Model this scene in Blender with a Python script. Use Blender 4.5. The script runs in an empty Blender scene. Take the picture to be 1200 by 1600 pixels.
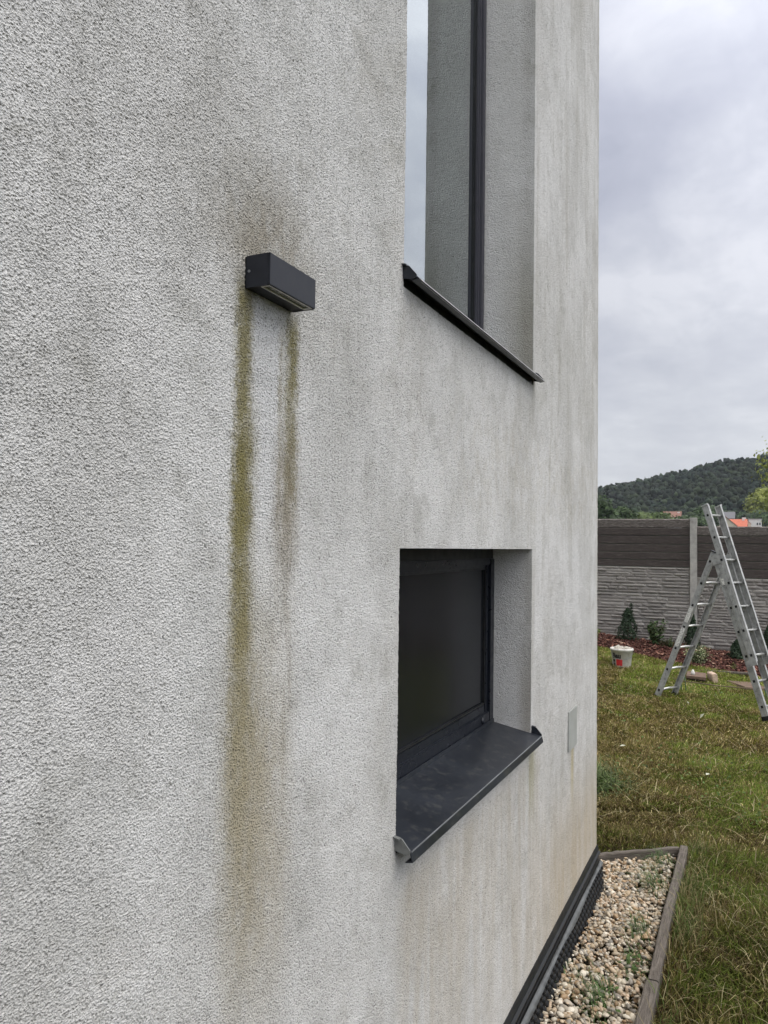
import bpy, math, random
import numpy as np
from mathutils import Matrix, Vector, Euler

S = bpy.context.scene
COL = S.collection
rad = math.radians

# ------------------------------------------------------------------ camera
CAM_P = Vector((0, 0, 1.75))
YAW, PITCH, ROLL = rad(25.209), rad(2.438), rad(0.852)
f_ = Vector((math.cos(PITCH)*math.cos(YAW), math.cos(PITCH)*math.sin(YAW), math.sin(PITCH)))
r_ = f_.cross(Vector((0, 0, 1))).normalized()
u_ = r_.cross(f_)
r2 = r_*math.cos(ROLL) + u_*math.sin(ROLL)
u2 = u_*math.cos(ROLL) - r_*math.sin(ROLL)
cam = bpy.data.cameras.new('camera')
cam.sensor_fit = 'VERTICAL'; cam.sensor_height = 36.0; cam.lens = 1216.0/1600*36
cam.clip_start = 0.05; cam.clip_end = 4000
camo = bpy.data.objects.new('camera', cam); COL.objects.link(camo)
camo.matrix_world = Matrix(((r2.x, u2.x, -f_.x, 0), (r2.y, u2.y, -f_.y, 0), (r2.z, u2.z, -f_.z, CAM_P.z), (0, 0, 0, 1)))
S.camera = camo

# ------------------------------------------------------------------ sun + sky
SUN_EL, SUN_AZ = rad(46), rad(-94)          # azimuth measured from +X
sd = Vector((math.cos(SUN_EL)*math.cos(SUN_AZ), math.cos(SUN_EL)*math.sin(SUN_AZ), math.sin(SUN_EL)))
sun = bpy.data.lights.new('sun', 'SUN'); sun.energy = 0.6; sun.angle = rad(40); sun.color = (1.0, 0.95, 0.88)
suno = bpy.data.objects.new('sun', sun); COL.objects.link(suno)
suno.rotation_euler = (-sd).to_track_quat('-Z', 'Y').to_euler(); suno.location = (0, -4, 9)

S.view_settings.view_transform = 'Standard'; S.view_settings.look = 'None'
S.view_settings.gamma = 1; S.view_settings.use_curve_mapping = False
S.view_settings.exposure = 0.45


class G:
    """small helper that wires shader nodes"""
    def __init__(s, nt): s.nt = nt; s.L = nt.links
    def n(s, t, **k):
        x = s.nt.nodes.new(t)
        for a, b in k.items(): setattr(x, a, b)
        return x
    def put(s, sock, v):
        if v is None: return
        if isinstance(v, bpy.types.NodeSocket): s.L.new(v, sock)
        elif isinstance(v, (tuple, list)) and len(v) == 3 and sock.type == 'RGBA': sock.default_value = (*v, 1)
        else: sock.default_value = v
    def m(s, op, a, b=None, c=None, clamp=False):
        x = s.n('ShaderNodeMath', operation=op, use_clamp=clamp)
        s.put(x.inputs[0], a); s.put(x.inputs[1], b); s.put(x.inputs[2], c)
        return x.outputs[0]
    def ss(s, x, a, b, lo=0.0, hi=1.0):
        k = s.n('ShaderNodeMapRange', interpolation_type='SMOOTHSTEP')
        s.put(k.inputs[0], x); k.inputs[1].default_value = a; k.inputs[2].default_value = b
        k.inputs[3].default_value = lo; k.inputs[4].default_value = hi
        return k.outputs[0]
    def band(s, x, c, h, soft):      # 1 inside c-h..c+h, soft edges
        d = s.m('ABSOLUTE', s.m('SUBTRACT', x, c))
        return s.ss(d, h+soft, max(h-soft, 0))
    def noise(s, vec, scale, detail=3, rough=0.5, dist=0.0):
        k = s.n('ShaderNodeTexNoise'); s.put(k.inputs['Vector'], vec)
        k.inputs['Scale'].default_value = scale; k.inputs['Detail'].default_value = detail
        k.inputs['Roughness'].default_value = rough; k.inputs['Distortion'].default_value = dist
        return k.outputs['Fac']
    def vor(s, vec, scale, feature='F1', out='Distance', rnd=1.0):
        k = s.n('ShaderNodeTexVoronoi', feature=feature); s.put(k.inputs['Vector'], vec)
        k.inputs['Scale'].default_value = scale; k.inputs['Randomness'].default_value = rnd
        return k.outputs[out]
    def scale(s, vec, v):
        k = s.n('ShaderNodeVectorMath', operation='MULTIPLY'); s.put(k.inputs[0], vec); k.inputs[1].default_value = v
        return k.outputs[0]
    def mix(s, f, a, b, mode='MIX'):
        k = s.n('ShaderNodeMix', data_type='RGBA', blend_type=mode, clamp_factor=True)
        s.put(k.inputs[0], f); s.put(k.inputs[6], a); s.put(k.inputs[7], b)
        return k.outputs[2]
    def ramp(s, f, stops):
        k = s.n('ShaderNodeValToRGB'); s.put(k.inputs[0], f); e = k.color_ramp.elements
        while len(e) < len(stops): e.new(0.5)
        for i, (p, c) in enumerate(stops):
            e[i].position = p; e[i].color = (*c, 1) if len(c) == 3 else c
        return k.outputs[0]
    def bump(s, h, strength=1.0, dist=0.001, normal=None):
        k = s.n('ShaderNodeBump'); k.inputs['Strength'].default_value = strength
        k.inputs['Distance'].default_value = dist; s.put(k.inputs['Height'], h); s.put(k.inputs['Normal'], normal)
        return k.outputs[0]
    def coord(s, which='Object'): return s.n('ShaderNodeTexCoord').outputs[which]
    def xyz(s, vec):
        k = s.n('ShaderNodeSeparateXYZ'); s.put(k.inputs[0], vec); return k.outputs[0], k.outputs[1], k.outputs[2]
    def comb(s, x, y, z):
        k = s.n('ShaderNodeCombineXYZ'); s.put(k.inputs[0], x); s.put(k.inputs[1], y); s.put(k.inputs[2], z); return k.outputs[0]


w = bpy.data.worlds.new('World'); S.world = w; w.use_nodes = True
g = G(w.node_tree); w.node_tree.nodes.clear()
sky = g.n('ShaderNodeTexSky', sky_type='NISHITA'); sky.sun_disc = False
sky.sun_elevation = SUN_EL; sky.sun_rotation = math.atan2(sd.x, sd.y)
dx, dy, dz = g.xyz(g.coord('Generated'))
zc = g.m('ADD', g.m('MAXIMUM', dz, 0.0), 0.10)
cu = g.comb(g.m('DIVIDE', dx, zc), g.m('DIVIDE', dy, zc), 0.3)
n1 = g.noise(cu, 0.75, 6, 0.55, 0.4)
n2 = g.noise(g.scale(cu, (1.0, 1.6, 1)), 2.6, 7, 0.58, 0.3)
cl = g.m('ADD', g.m('MULTIPLY', n1, 0.62), g.m('MULTIPLY', n2, 0.38))
cloud = g.ramp(cl, [(0.38, (3.45, 3.6, 4.3)), (0.46, (4.0, 4.15, 4.85)), (0.54, (4.75, 4.9, 5.5)), (0.63, (5.9, 6.0, 6.5))])
hz = g.ss(dz, 0.45, 0.0)
cloud = g.mix(g.m('MULTIPLY', hz, 0.6), cloud, (6.3, 6.42, 6.65))
cloud = g.mix(g.ss(dz, 0.5, 0.85), cloud, (5.9, 5.75, 5.6))
# an overcast sky is brighter overhead and round the veiled sun
over = g.ss(dz, 0.45, 1.0, 1.0, 2.25)
dot = g.n('ShaderNodeVectorMath', operation='DOT_PRODUCT'); g.put(dot.inputs[0], g.coord('Generated')); dot.inputs[1].default_value = tuple(sd)
glow = g.ss(dot.outputs['Value'], -0.05, 0.98, 1.0, 2.35)
mul = g.n('ShaderNodeVectorMath', operation='SCALE'); g.put(mul.inputs[0], cloud); g.put(mul.inputs[3], g.m('MULTIPLY', over, glow))
skyc = g.mix(0.92, sky.outputs[0], mul.outputs[0])
bg = g.n('ShaderNodeBackground'); bg.inputs[1].default_value = 0.090; g.put(bg.inputs[0], skyc)
wo = g.n('ShaderNodeOutputWorld'); g.L.new(bg.outputs[0], wo.inputs[0])

# ------------------------------------------------------------------ materials
def mat(name):
    m = bpy.data.materials.new(name); m.use_nodes = True; m.node_tree.nodes.clear()
    q = G(m.node_tree); p = q.n('ShaderNodeBsdfPrincipled'); o = q.n('ShaderNodeOutputMaterial')
    q.L.new(p.outputs[0], o.inputs[0])
    return m, q, p

def simple(name, col, rough=0.6, metal=0.0, var=0.15, vscale=12, bumps=None, spec=0.5, rust=None):
    m, q, p = mat(name); co = q.coord()
    n = q.noise(co, vscale, 4, 0.6)
    a = tuple(max(c*(1-var*1.6), 0) for c in col); b = tuple(min(c*(1+var*1.6), 1) for c in col)
    c = q.ramp(n, [(0.3, a), (0.7, b)])
    if rust: c = q.mix(q.m('MULTIPLY', q.ss(q.noise(co, rust[1], 5, 0.65), 0.52, 0.68), rust[2]), c, rust[0])
    q.put(p.inputs['Base Color'], c)
    p.inputs['Metallic'].default_value = metal; p.inputs['Specular IOR Level'].default_value = spec
    q.put(p.inputs['Roughness'], q.ss(n, 0.2, 0.8, max(rough-0.1, 0), min(rough+0.1, 1)))
    if bumps: q.put(p.inputs['Normal'], q.bump(q.noise(co, bumps[0], 4, 0.6), bumps[1], bumps[2]))
    return m

def colmat(name, rough=0.7, spec=0.3, mult=1.0, sheen=0.0, trans=0.0, noise=None):
    """colour comes from each piece's own colour attribute"""
    m, q, p = mat(name)
    a = q.n('ShaderNodeVertexColor', layer_name='col'); c = a.outputs[0]
    if noise: c = q.mix(q.m('MULTIPLY', q.noise(q.coord(), noise[0], 4, 0.6), noise[1]), c, noise[2], 'MULTIPLY')
    q.put(p.inputs['Base Color'], c); p.inputs['Roughness'].default_value = rough
    p.inputs['Specular IOR Level'].default_value = spec
    if trans:
        t = q.n('ShaderNodeBsdfTranslucent'); q.put(t.inputs[0], c)
        mx = q.n('ShaderNodeMixShader'); mx.inputs[0].default_value = trans
        q.L.new(p.outputs[0], mx.inputs[1]); q.L.new(t.outputs[0], mx.inputs[2])
        q.L.new(mx.outputs[0], q.nt.nodes['Material Output'].inputs[0])
    return m

M = {}
def stucco():
    m, q, p = mat('stucco'); co = q.coord(); x, y, z = q.xyz(co)
    # grains of the scratched render
    wob = q.n('ShaderNodeTexNoise'); q.put(wob.inputs['Vector'], co); wob.inputs['Scale'].default_value = 160; wob.inputs['Detail'].default_value = 2
    va = q.n('ShaderNodeVectorMath', operation='MULTIPLY_ADD'); q.put(va.inputs[0], wob.outputs['Color']); va.inputs[1].default_value = (0.004,)*3; q.put(va.inputs[2], co)
    v1 = q.vor(va.outputs[0], 420, 'SMOOTH_F1')
    nA = q.noise(co, 390, 3, 0.6, 0.6); nB = q.noise(co, 70, 2, 0.5)
    h = q.m('ADD', q.m('ADD', q.m('MULTIPLY', nA, 1.0), q.m('MULTIPLY', q.m('SUBTRACT', 0.8, v1), 0.75)), q.m('MULTIPLY', nB, 0.35))
    h = q.m('ADD', h, q.m('MULTIPLY', q.m('SUBTRACT', q.noise(co, 11, 3, 0.5), 0.5), 1.1))
    pit = q.ss(q.m('SUBTRACT', h, q.m('MULTIPLY', q.m('SUBTRACT', q.noise(co, 11, 3, 0.5), 0.5), 1.1)), 0.92, 0.60)                        # pits darkened in colour, as shade between the grains
    white = (0.628, 0.625, 0.608); grey = (0.520, 0.517, 0.497)
    big = q.noise(q.scale(co, (1, 1, 0.75)), 3.4, 6, 0.66)
    c = q.mix(q.ss(big, 0.38, 0.66), white, grey)
    spots = q.m('MULTIPLY', q.ss(q.noise(co, 9, 6, 0.72), 0.50, 0.70), 0.55)
    c = q.mix(spots, c, (0.38, 0.375, 0.345))
    def lay(c, f, col, k=1.0):
        return q.mix(q.m('MULTIPLY', f, k, clamp=True), c, col)
    run = q.noise(q.scale(co, (13, 13, 1.1)), 1.0, 6, 0.68, 0.6)          # thin vertical runs
    run2 = q.noise(q.scale(co, (42, 42, 3.2)), 1.0, 5, 0.7, 0.8)
    brk = q.noise(q.scale(co, (1, 1, 0.5)), 34, 4, 0.62)
    jit = q.m('MULTIPLY', q.m('SUBTRACT', q.noise(q.scale(co, (0, 0, 1)), 6, 3, 0.6), 0.5), 0.012)
    jit = q.m('ADD', jit, q.m('MULTIPLY', q.m('SUBTRACT', q.noise(co, 130, 2, 0.6), 0.5), 0.030))
    xs = q.m('ADD', x, jit)
    ochre = (0.182, 0.160, 0.058); olive = (0.24, 0.21, 0.115); brown = (0.235, 0.205, 0.145)
    warm = (0.36, 0.315, 0.21)
    grit = q.ss(h, 1.20, 0.84, 0.64, 1.0)
    def mul(*a):
        r = a[0]
        for b in a[1:]: r = q.m('MULTIPLY', r, b)
        return r
    bb = q.m('MULTIPLY', q.ss(brk, 0.25, 0.6, 0.5, 1.0), grit)
    # grey veil along the upper wall at the corner and run marks
    c = lay(c, mul(q.ss(run, 0.48, 0.66), q.ss(x, 1.9, 2.8)), (0.36, 0.345, 0.30), 0.36)
    c = lay(c, mul(q.ss(q.noise(q.scale(co, (1, 1, 0.7)), 2.3, 6, 0.7, 0.5), 0.5, 0.72), q.ss(brk, 0.35, 0.65, 0.35, 1.0)), (0.37, 0.35, 0.305), 0.50)
    c = lay(c, mul(q.ss(run2, 0.52, 0.7), q.ss(z, 1.2, 2.6)), (0.33, 0.325, 0.295), 0.26)
    # round the lamp
    dx_ = q.m('SUBTRACT', x, 1.005); dz_ = q.m('SUBTRACT', z, 2.175)
    rr = q.m('POWER', q.m('ADD', q.m('POWER', q.m('MULTIPLY', dx_, 1.25), 2), q.m('POWER', q.m('MULTIPLY', dz_, 1.15), 2)), 0.5)
    c = lay(c, mul(q.ss(rr, 0.24, 0.05), bb, q.ss(z, 2.12, 2.19)), brown, 0.72)
    c = lay(c, mul(q.ss(rr, 0.55, 0.1), q.ss(z, 2.0, 2.2), q.ss(brk, 0.3, 0.6)), brown, 0.15)
    # washed pale strip between the two streaks
    c = lay(c, mul(q.band(x, 1.005, 0.036, 0.012), q.ss(z, 1.72, 1.85), q.ss(z, 2.17, 2.13)), (0.58, 0.585, 0.59), 0.45)
    # left streak
    c = lay(c, mul(q.band(xs, 0.946, 0.020, 0.014), q.ss(z, 1.55, 1.8), q.ss(z, 2.17, 2.11), q.ss(bb, 0.0, 0.7)), ochre, 0.88)
    c = lay(c, mul(q.band(xs, 0.957, 0.026, 0.018), q.ss(z, 1.20, 1.6), q.ss(z, 2.02, 1.86), bb), ochre, 0.92)
    c = lay(c, mul(q.band(xs, 0.975, 0.05, 0.04), q.ss(z, 1.02, 1.35), q.ss(z, 1.75, 1.45), bb), olive, 0.66)
    c = lay(c, mul(q.band(xs, 1.01, 0.085, 0.04), q.ss(z, 0.90, 1.25), q.ss(z, 1.8, 1.35), bb), warm, 0.55)
    # right streak
    c = lay(c, mul(q.band(xs, 1.080, 0.018, 0.012), q.ss(z, 1.76, 1.86), q.ss(z, 2.15, 2.10), bb), ochre, 0.95)
    c = lay(c, mul(q.band(xs, 1.047, 0.004, 0.006), q.ss(z, 1.72, 1.9), q.ss(z, 2.13, 2.05), bb), olive, 0.6)
    c = lay(c, mul(q.band(xs, 1.068, 0.034, 0.02), q.ss(z, 1.64, 1.80), q.ss(z, 2.0, 1.84), bb), brown, 0.80)
    c = lay(c, mul(q.band(xs, 1.075, 0.032, 0.025), q.ss(z, 1.2, 1.6), q.ss(z, 1.85, 1.7), q.ss(run2, 0.4, 0.6)), brown, 0.40)
    # warm tint below the lower window and near the plinth
    c = lay(c, mul(q.ss(x, 1.5, 1.62), q.ss(x, 3.0, 2.6), q.ss(z, 1.06, 0.99), q.ss(z, 0.2, 0.85, 0.55, 1.0), q.ss(run, 0.34, 0.62)), (0.42, 0.37, 0.285), 0.55)
    c = lay(c, mul(q.band(x, 2.66, 0.03, 0.05), q.ss(z, 0.75, 1.0), q.ss(z, 1.12, 1.06)), (0.26, 0.25, 0.12), 0.6)
    c = lay(c, mul(q.ss(x, 2.3, 3.2), q.ss(z, 0.95, 0.42), q.ss(run, 0.3, 0.6, 0.5, 1)), (0.45, 0.375, 0.265), 0.78)
    c = lay(c, mul(q.ss(x, 1.6, 2.1), q.ss(z, 1.75, 1.9), q.ss(z, 2.3, 2.0), q.ss(brk, 0.4, 0.65)), warm, 0.22)
    c = lay(c, mul(q.band(x, 3.335, 0.02, 0.03), q.ss(z, 0.62, 0.85), q.ss(z, 0.94, 0.91)), (0.42, 0.35, 0.16), 0.7)
    c = lay(c, mul(q.ss(y, 0.70, 0.745), q.ss(z, 1.14, 1.3, 0.5, 1.0)), (0.66, 0.66, 0.64), 0.62)  # shaded window reveals painted lighter to make up for missing light
    # window corners and the house corner
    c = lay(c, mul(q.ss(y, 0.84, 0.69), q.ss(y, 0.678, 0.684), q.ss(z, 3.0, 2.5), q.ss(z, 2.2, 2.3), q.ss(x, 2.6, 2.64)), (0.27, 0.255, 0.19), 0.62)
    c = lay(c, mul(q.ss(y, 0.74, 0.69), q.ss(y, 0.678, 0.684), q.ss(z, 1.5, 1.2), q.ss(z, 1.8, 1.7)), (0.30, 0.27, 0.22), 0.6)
    c = lay(c, mul(q.ss(x, 3.86, 3.91), q.ss(brk, 0.3, 0.6)), (0.36, 0.34, 0.28), 0.5)
    spk = q.m('MULTIPLY', q.ss(q.noise(co, 190, 2, 0.5), 0.60, 0.68), q.ss(q.noise(co, 6, 5, 0.7), 0.47, 0.66))
    c = q.mix(q.m('MULTIPLY', spk, 0.55), c, (0.17, 0.165, 0.14))
    c = q.mix(q.m('MULTIPLY', pit, 0.60), c, (0.17, 0.168, 0.155))
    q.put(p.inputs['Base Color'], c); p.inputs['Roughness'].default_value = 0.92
    p.inputs['Specular IOR Level'].default_value = 0.15
    dsp = q.n('ShaderNodeDisplacement'); q.put(dsp.inputs['Height'], h); dsp.inputs['Midlevel'].default_value = 0.85; dsp.inputs['Scale'].default_value = 0.0029
    q.L.new(dsp.outputs[0], m.node_tree.nodes['Material Output'].inputs['Displacement']); m.displacement_method = 'BOTH'
    return m
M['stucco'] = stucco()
M['plaster'] = simple('inner_plaster', (0.5, 0.48, 0.45), 0.8, var=0.05)
M['anthracite'] = simple('anthracite_coating', (0.018, 0.020, 0.026), 0.5, spec=0.28, var=0.18, vscale=30, bumps=(400, 0.08, 0.0005), rust=((0.10, 0.10, 0.085), 14, 0.22))
M['sill'] = simple('sill_sheet', (0.015, 0.018, 0.024), 0.38, spec=0.36, var=0.2, vscale=4, bumps=(12, 0.04, 0.001), rust=((0.09, 0.09, 0.08), 38, 0.30))
M['frame'] = simple('window_frame_foil', (0.007, 0.009, 0.014), 0.33, var=0.1, vscale=40, spec=0.3)
M['frame_up'] = simple('window_frame_weathered', (0.040, 0.040, 0.052), 0.5, var=0.1, vscale=40)
M['sill_edge'] = simple('bare_sheet_edge', (0.20, 0.21, 0.22), 0.45, metal=0.4, var=0.1)
M['black_plastic'] = simple('black_plastic', (0.010, 0.011, 0.012), 0.45, spec=0.3, var=0.25, vscale=25, rust=((0.06, 0.055, 0.045), 18, 0.2))
M['grey_foil'] = simple('grey_foil', (0.10, 0.105, 0.105), 0.55, var=0.2, vscale=30)
M['cap_grey'] = simple('grey_end_cap', (0.14, 0.145, 0.138), 0.5, var=0.15, vscale=60)
M['cover'] = simple('grey_cover_plastic', (0.34, 0.35, 0.33), 0.5, var=0.06, vscale=20)
M['alu'] = simple('weathered_aluminium', (0.375, 0.38, 0.37), 0.5, metal=0.35, var=0.16, vscale=18, rust=((0.16, 0.16, 0.15), 26, 0.6))
M['alu_bright'] = simple('worn_aluminium', (0.55, 0.55, 0.53), 0.38, metal=0.6, var=0.1, vscale=18)
M['dark_hole'] = simple('dark_hole', (0.01, 0.01, 0.01), 0.9)
M['sticker'] = simple('worn_sticker', (0.58, 0.58, 0.55), 0.6, var=0.25, vscale=60, rust=((0.15, 0.15, 0.14), 45, 0.6))
M['concrete_post'] = simple('concrete_post', (0.36, 0.35, 0.325), 0.9, var=0.18, vscale=9, bumps=(60, 0.5, 0.004))
M['white_paint'] = simple('white_plastic', (0.62, 0.61, 0.57), 0.5, var=0.08, vscale=14, rust=((0.35, 0.32, 0.26), 18, 0.5))
M['ink'] = simple('dark_print', (0.03, 0.03, 0.03), 0.5)
M['red'] = simple('red_print', (0.52, 0.03, 0.035), 0.5)
M['rubble'] = simple('plaster_rubble', (0.40, 0.37, 0.32), 0.9, var=0.3, vscale=40, bumps=(80, 0.8, 0.01))
M['paver'] = simple('beige_block', (0.50, 0.38, 0.29), 0.85, var=0.2, vscale=30)
M['brown_board'] = simple('brown_board', (0.13, 0.085, 0.06), 0.8, var=0.3, vscale=20)
M['green_wire'] = simple('green_wire', (0.03, 0.12, 0.07), 0.5)
M['bark'] = simple('tree_bark', (0.09, 0.07, 0.05), 0.9, var=0.3, bumps=(40, 0.8, 0.01))
M['cane'] = simple('garden_cane', (0.16, 0.12, 0.08), 0.8)

def dark_boards():
    m, q, p = mat('dark_imitation_wood'); co = q.coord(); x, y, z = q.xyz(co)
    gr = q.noise(q.scale(co, (1, 1.2, 26)), 5, 6, 0.7, 0.8)
    c = q.ramp(gr, [(0.3, (0.028, 0.022, 0.020)), (0.55, (0.062, 0.050, 0.045)), (0.75, (0.14, 0.12, 0.108))])
    q.put(p.inputs['Base Color'], q.mix(q.m('MULTIPLY', q.ss(q.noise(q.scale(co, (1, 1, 6)), 9, 5, 0.7), 0.55, 0.75), 0.55), c, (0.16, 0.14, 0.125)))
    p.inputs['Roughness'].default_value = 0.85; q.put(p.inputs['Normal'], q.bump(gr, 0.9, 0.012)); return m
M['boards'] = dark_boards()
def weathered_top():
    m, q, p = mat('weathered_top_board'); co = q.coord()
    gr = q.noise(q.scale(co, (1, 1.5, 9)), 9, 6, 0.75, 1.0)
    q.put(p.inputs['Base Color'], q.ramp(gr, [(0.32, (0.04, 0.034, 0.030)), (0.5, (0.11, 0.095, 0.085)), (0.70, (0.30, 0.275, 0.25))]))
    p.inputs['Roughness'].default_value = 0.9; q.put(p.inputs['Normal'], q.bump(gr, 1.0, 0.02)); return m
M['board_top'] = weathered_top()
def stone():
    m, q, p = mat('cast_ledge_stone'); co = q.coord()
    oi = q.n('ShaderNodeObjectInfo').outputs['Random']
    n = q.noise(q.scale(q.coord('Object'), (1, 1, 2.5)), 14, 6, 0.7)
    a = q.ramp(n, [(0.3, (0.16, 0.148, 0.136)), (0.5, (0.28, 0.262, 0.242)), (0.72, (0.50, 0.475, 0.44))])
    q.put(p.inputs['Base Color'], q.mix(0.5, a, q.ramp(oi, [(0, (0.20, 0.185, 0.172)), (0.6, (0.30, 0.28, 0.26)), (1, (0.44, 0.415, 0.385))])))
    p.inputs['Roughness'].default_value = 0.9; q.put(p.inputs['Normal'], q.bump(n, 0.8, 0.01)); return m
M['stone'] = stone()
def wood():
    m, q, p = mat('weathered_edging_wood'); co = q.coord()
    gr = q.noise(q.scale(co, (2.2, 28, 28)), 3, 6, 0.7, 1.2); sp = q.noise(co, 16, 5, 0.65)
    c = q.ramp(gr, [(0.28, (0.045, 0.036, 0.029)), (0.5, (0.105, 0.088, 0.072)), (0.72, (0.19, 0.165, 0.138))])
    c = q.mix(q.m('MULTIPLY', q.ss(sp, 0.5, 0.7), 0.5), c, (0.075, 0.07, 0.045))
    q.put(p.inputs['Base Color'], c)
    p.inputs['Roughness'].default_value = 0.88; q.put(p.inputs['Normal'], q.bump(gr, 0.9, 0.006)); return m
M['wood'] = wood()
def soil(name, a, b, sc):
    m, q, p = mat(name); co = q.coord()
    n = q.noise(co, sc, 7, 0.7); n2 = q.noise(co, sc*0.12, 4, 0.6)
    c = q.ramp(n, [(0.3, a), (0.7, b)])
    q.put(p.inputs['Base Color'], q.mix(q.m('MULTIPLY', n2, 0.5), c, tuple(v*0.6 for v in a)))
    p.inputs['Roughness'].default_value = 0.95; p.inputs['Specular IOR Level'].default_value = 0.05; q.put(p.inputs['Normal'], q.bump(n, 1.0, 0.02)); return m
M['soil'] = soil('lawn_thatch', (0.022, 0.017, 0.008), (0.060, 0.048, 0.020), 40)
M['bed_soil'] = soil('gravel_subsoil', (0.06, 0.05, 0.035), (0.16, 0.135, 0.10), 60)
M['mulch_soil'] = soil('mulch_soil', (0.035, 0.018, 0.013), (0.085, 0.042, 0.03), 50)
M['hill'] = soil('forest_floor', (0.02, 0.03, 0.018), (0.04, 0.055, 0.03), 0.3)
M['grass'] = colmat('grass_blades', 0.7, 0.12, trans=0.2)
M['leaf'] = colmat('leaves', 0.55, 0.2, trans=0.18)
M['crown'] = colmat('far_crowns', 0.85, 0.1, noise=(0.9, 0.75, (0.25, 0.3, 0.28)))
M['chip'] = colmat('bark_chips', 0.85, 0.2)
M['pebble'] = colmat('pebbles', 0.5, 0.35, noise=(70, 0.7, (0.55, 0.5, 0.42)))
M['red_roof'] = simple('orange_roof_tiles', (0.46, 0.13, 0.075), 0.8, var=0.12, vscale=1.5)
M['brown_roof'] = simple('brown_roof_tiles', (0.20, 0.10, 0.075), 0.8, var=0.12, vscale=1.5)
M['grey_roof'] = simple('grey_roof', (0.115, 0.115, 0.125), 0.7, var=0.1, vscale=1.5)
M['white_wall'] = simple('white_house_wall', (0.66, 0.66, 0.64), 0.85, var=0.05, vscale=1)
M['cream_wall'] = simple('cream_house_wall', (0.60, 0.54, 0.42), 0.85, var=0.05, vscale=1)
M['far_window'] = simple('far_window', (0.05, 0.055, 0.06), 0.3, var=0.05)

def glass(name, tint, base, facing, rough=0.0, pw=3.0):
    m = bpy.data.materials.new(name); m.use_nodes = True; m.node_tree.nodes.clear(); q = G(m.node_tree)
    tr = q.n('ShaderNodeBsdfTransparent'); q.put(tr.inputs[0], tint)
    gl = q.n('ShaderNodeBsdfGlossy'); q.put(gl.inputs[0], (0.93, 0.97, 0.97)); gl.inputs[1].default_value = rough
    lw = q.n('ShaderNodeLayerWeight'); lw.inputs[0].default_value = 0.5
    f = q.m('ADD', q.m('MULTIPLY', q.m('POWER', lw.outputs['Facing'], pw), facing), base, clamp=True)
    x = q.n('ShaderNodeMixShader'); q.put(x.inputs[0], f); q.L.new(tr.outputs[0], x.inputs[1]); q.L.new(gl.outputs[0], x.inputs[2])
    o = q.n('ShaderNodeOutputMaterial'); q.L.new(x.outputs[0], o.inputs[0]); return m
M['glass'] = glass('window_glass', (0.35, 0.39, 0.38), 0.10, 1.0, pw=2.1)
def screened():
    m, q, p = mat('screened_glass'); co = q.coord(); n = q.noise(q.scale(co, (3, 3, 1)), 3, 4, 0.6)
    q.put(p.inputs['Base Color'], q.ramp(n, [(0.3, (0.006, 0.007, 0.009)), (0.7, (0.012, 0.013, 0.0155))])); p.inputs['Roughness'].default_value = 0.22
    p.inputs['Specular IOR Level'].default_value = 0.15; return m
M['glass_dark'] = screened()
M['lamp_rim'] = simple('lamp_rim', (0.72, 0.72, 0.70), 0.5, var=0.1); M['lamp_glass'] = simple('lamp_frosted_glass', (0.16, 0.17, 0.15), 0.25, var=0.2, vscale=60)

# ------------------------------------------------------------------ object helpers
def tag(o, label=None, cat=None, group=None, kind=None):
    if label: o['label'] = label
    if cat: o['category'] = cat
    if group: o['group'] = group
    if kind: o['kind'] = kind
    return o

def empty(name, loc, rz=0.0):
    o = bpy.data.objects.new(name, None); COL.objects.link(o)
    o.location = loc; o.rotation_euler = (0, 0, rz); o.empty_display_size = 0.1
    return o

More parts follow.
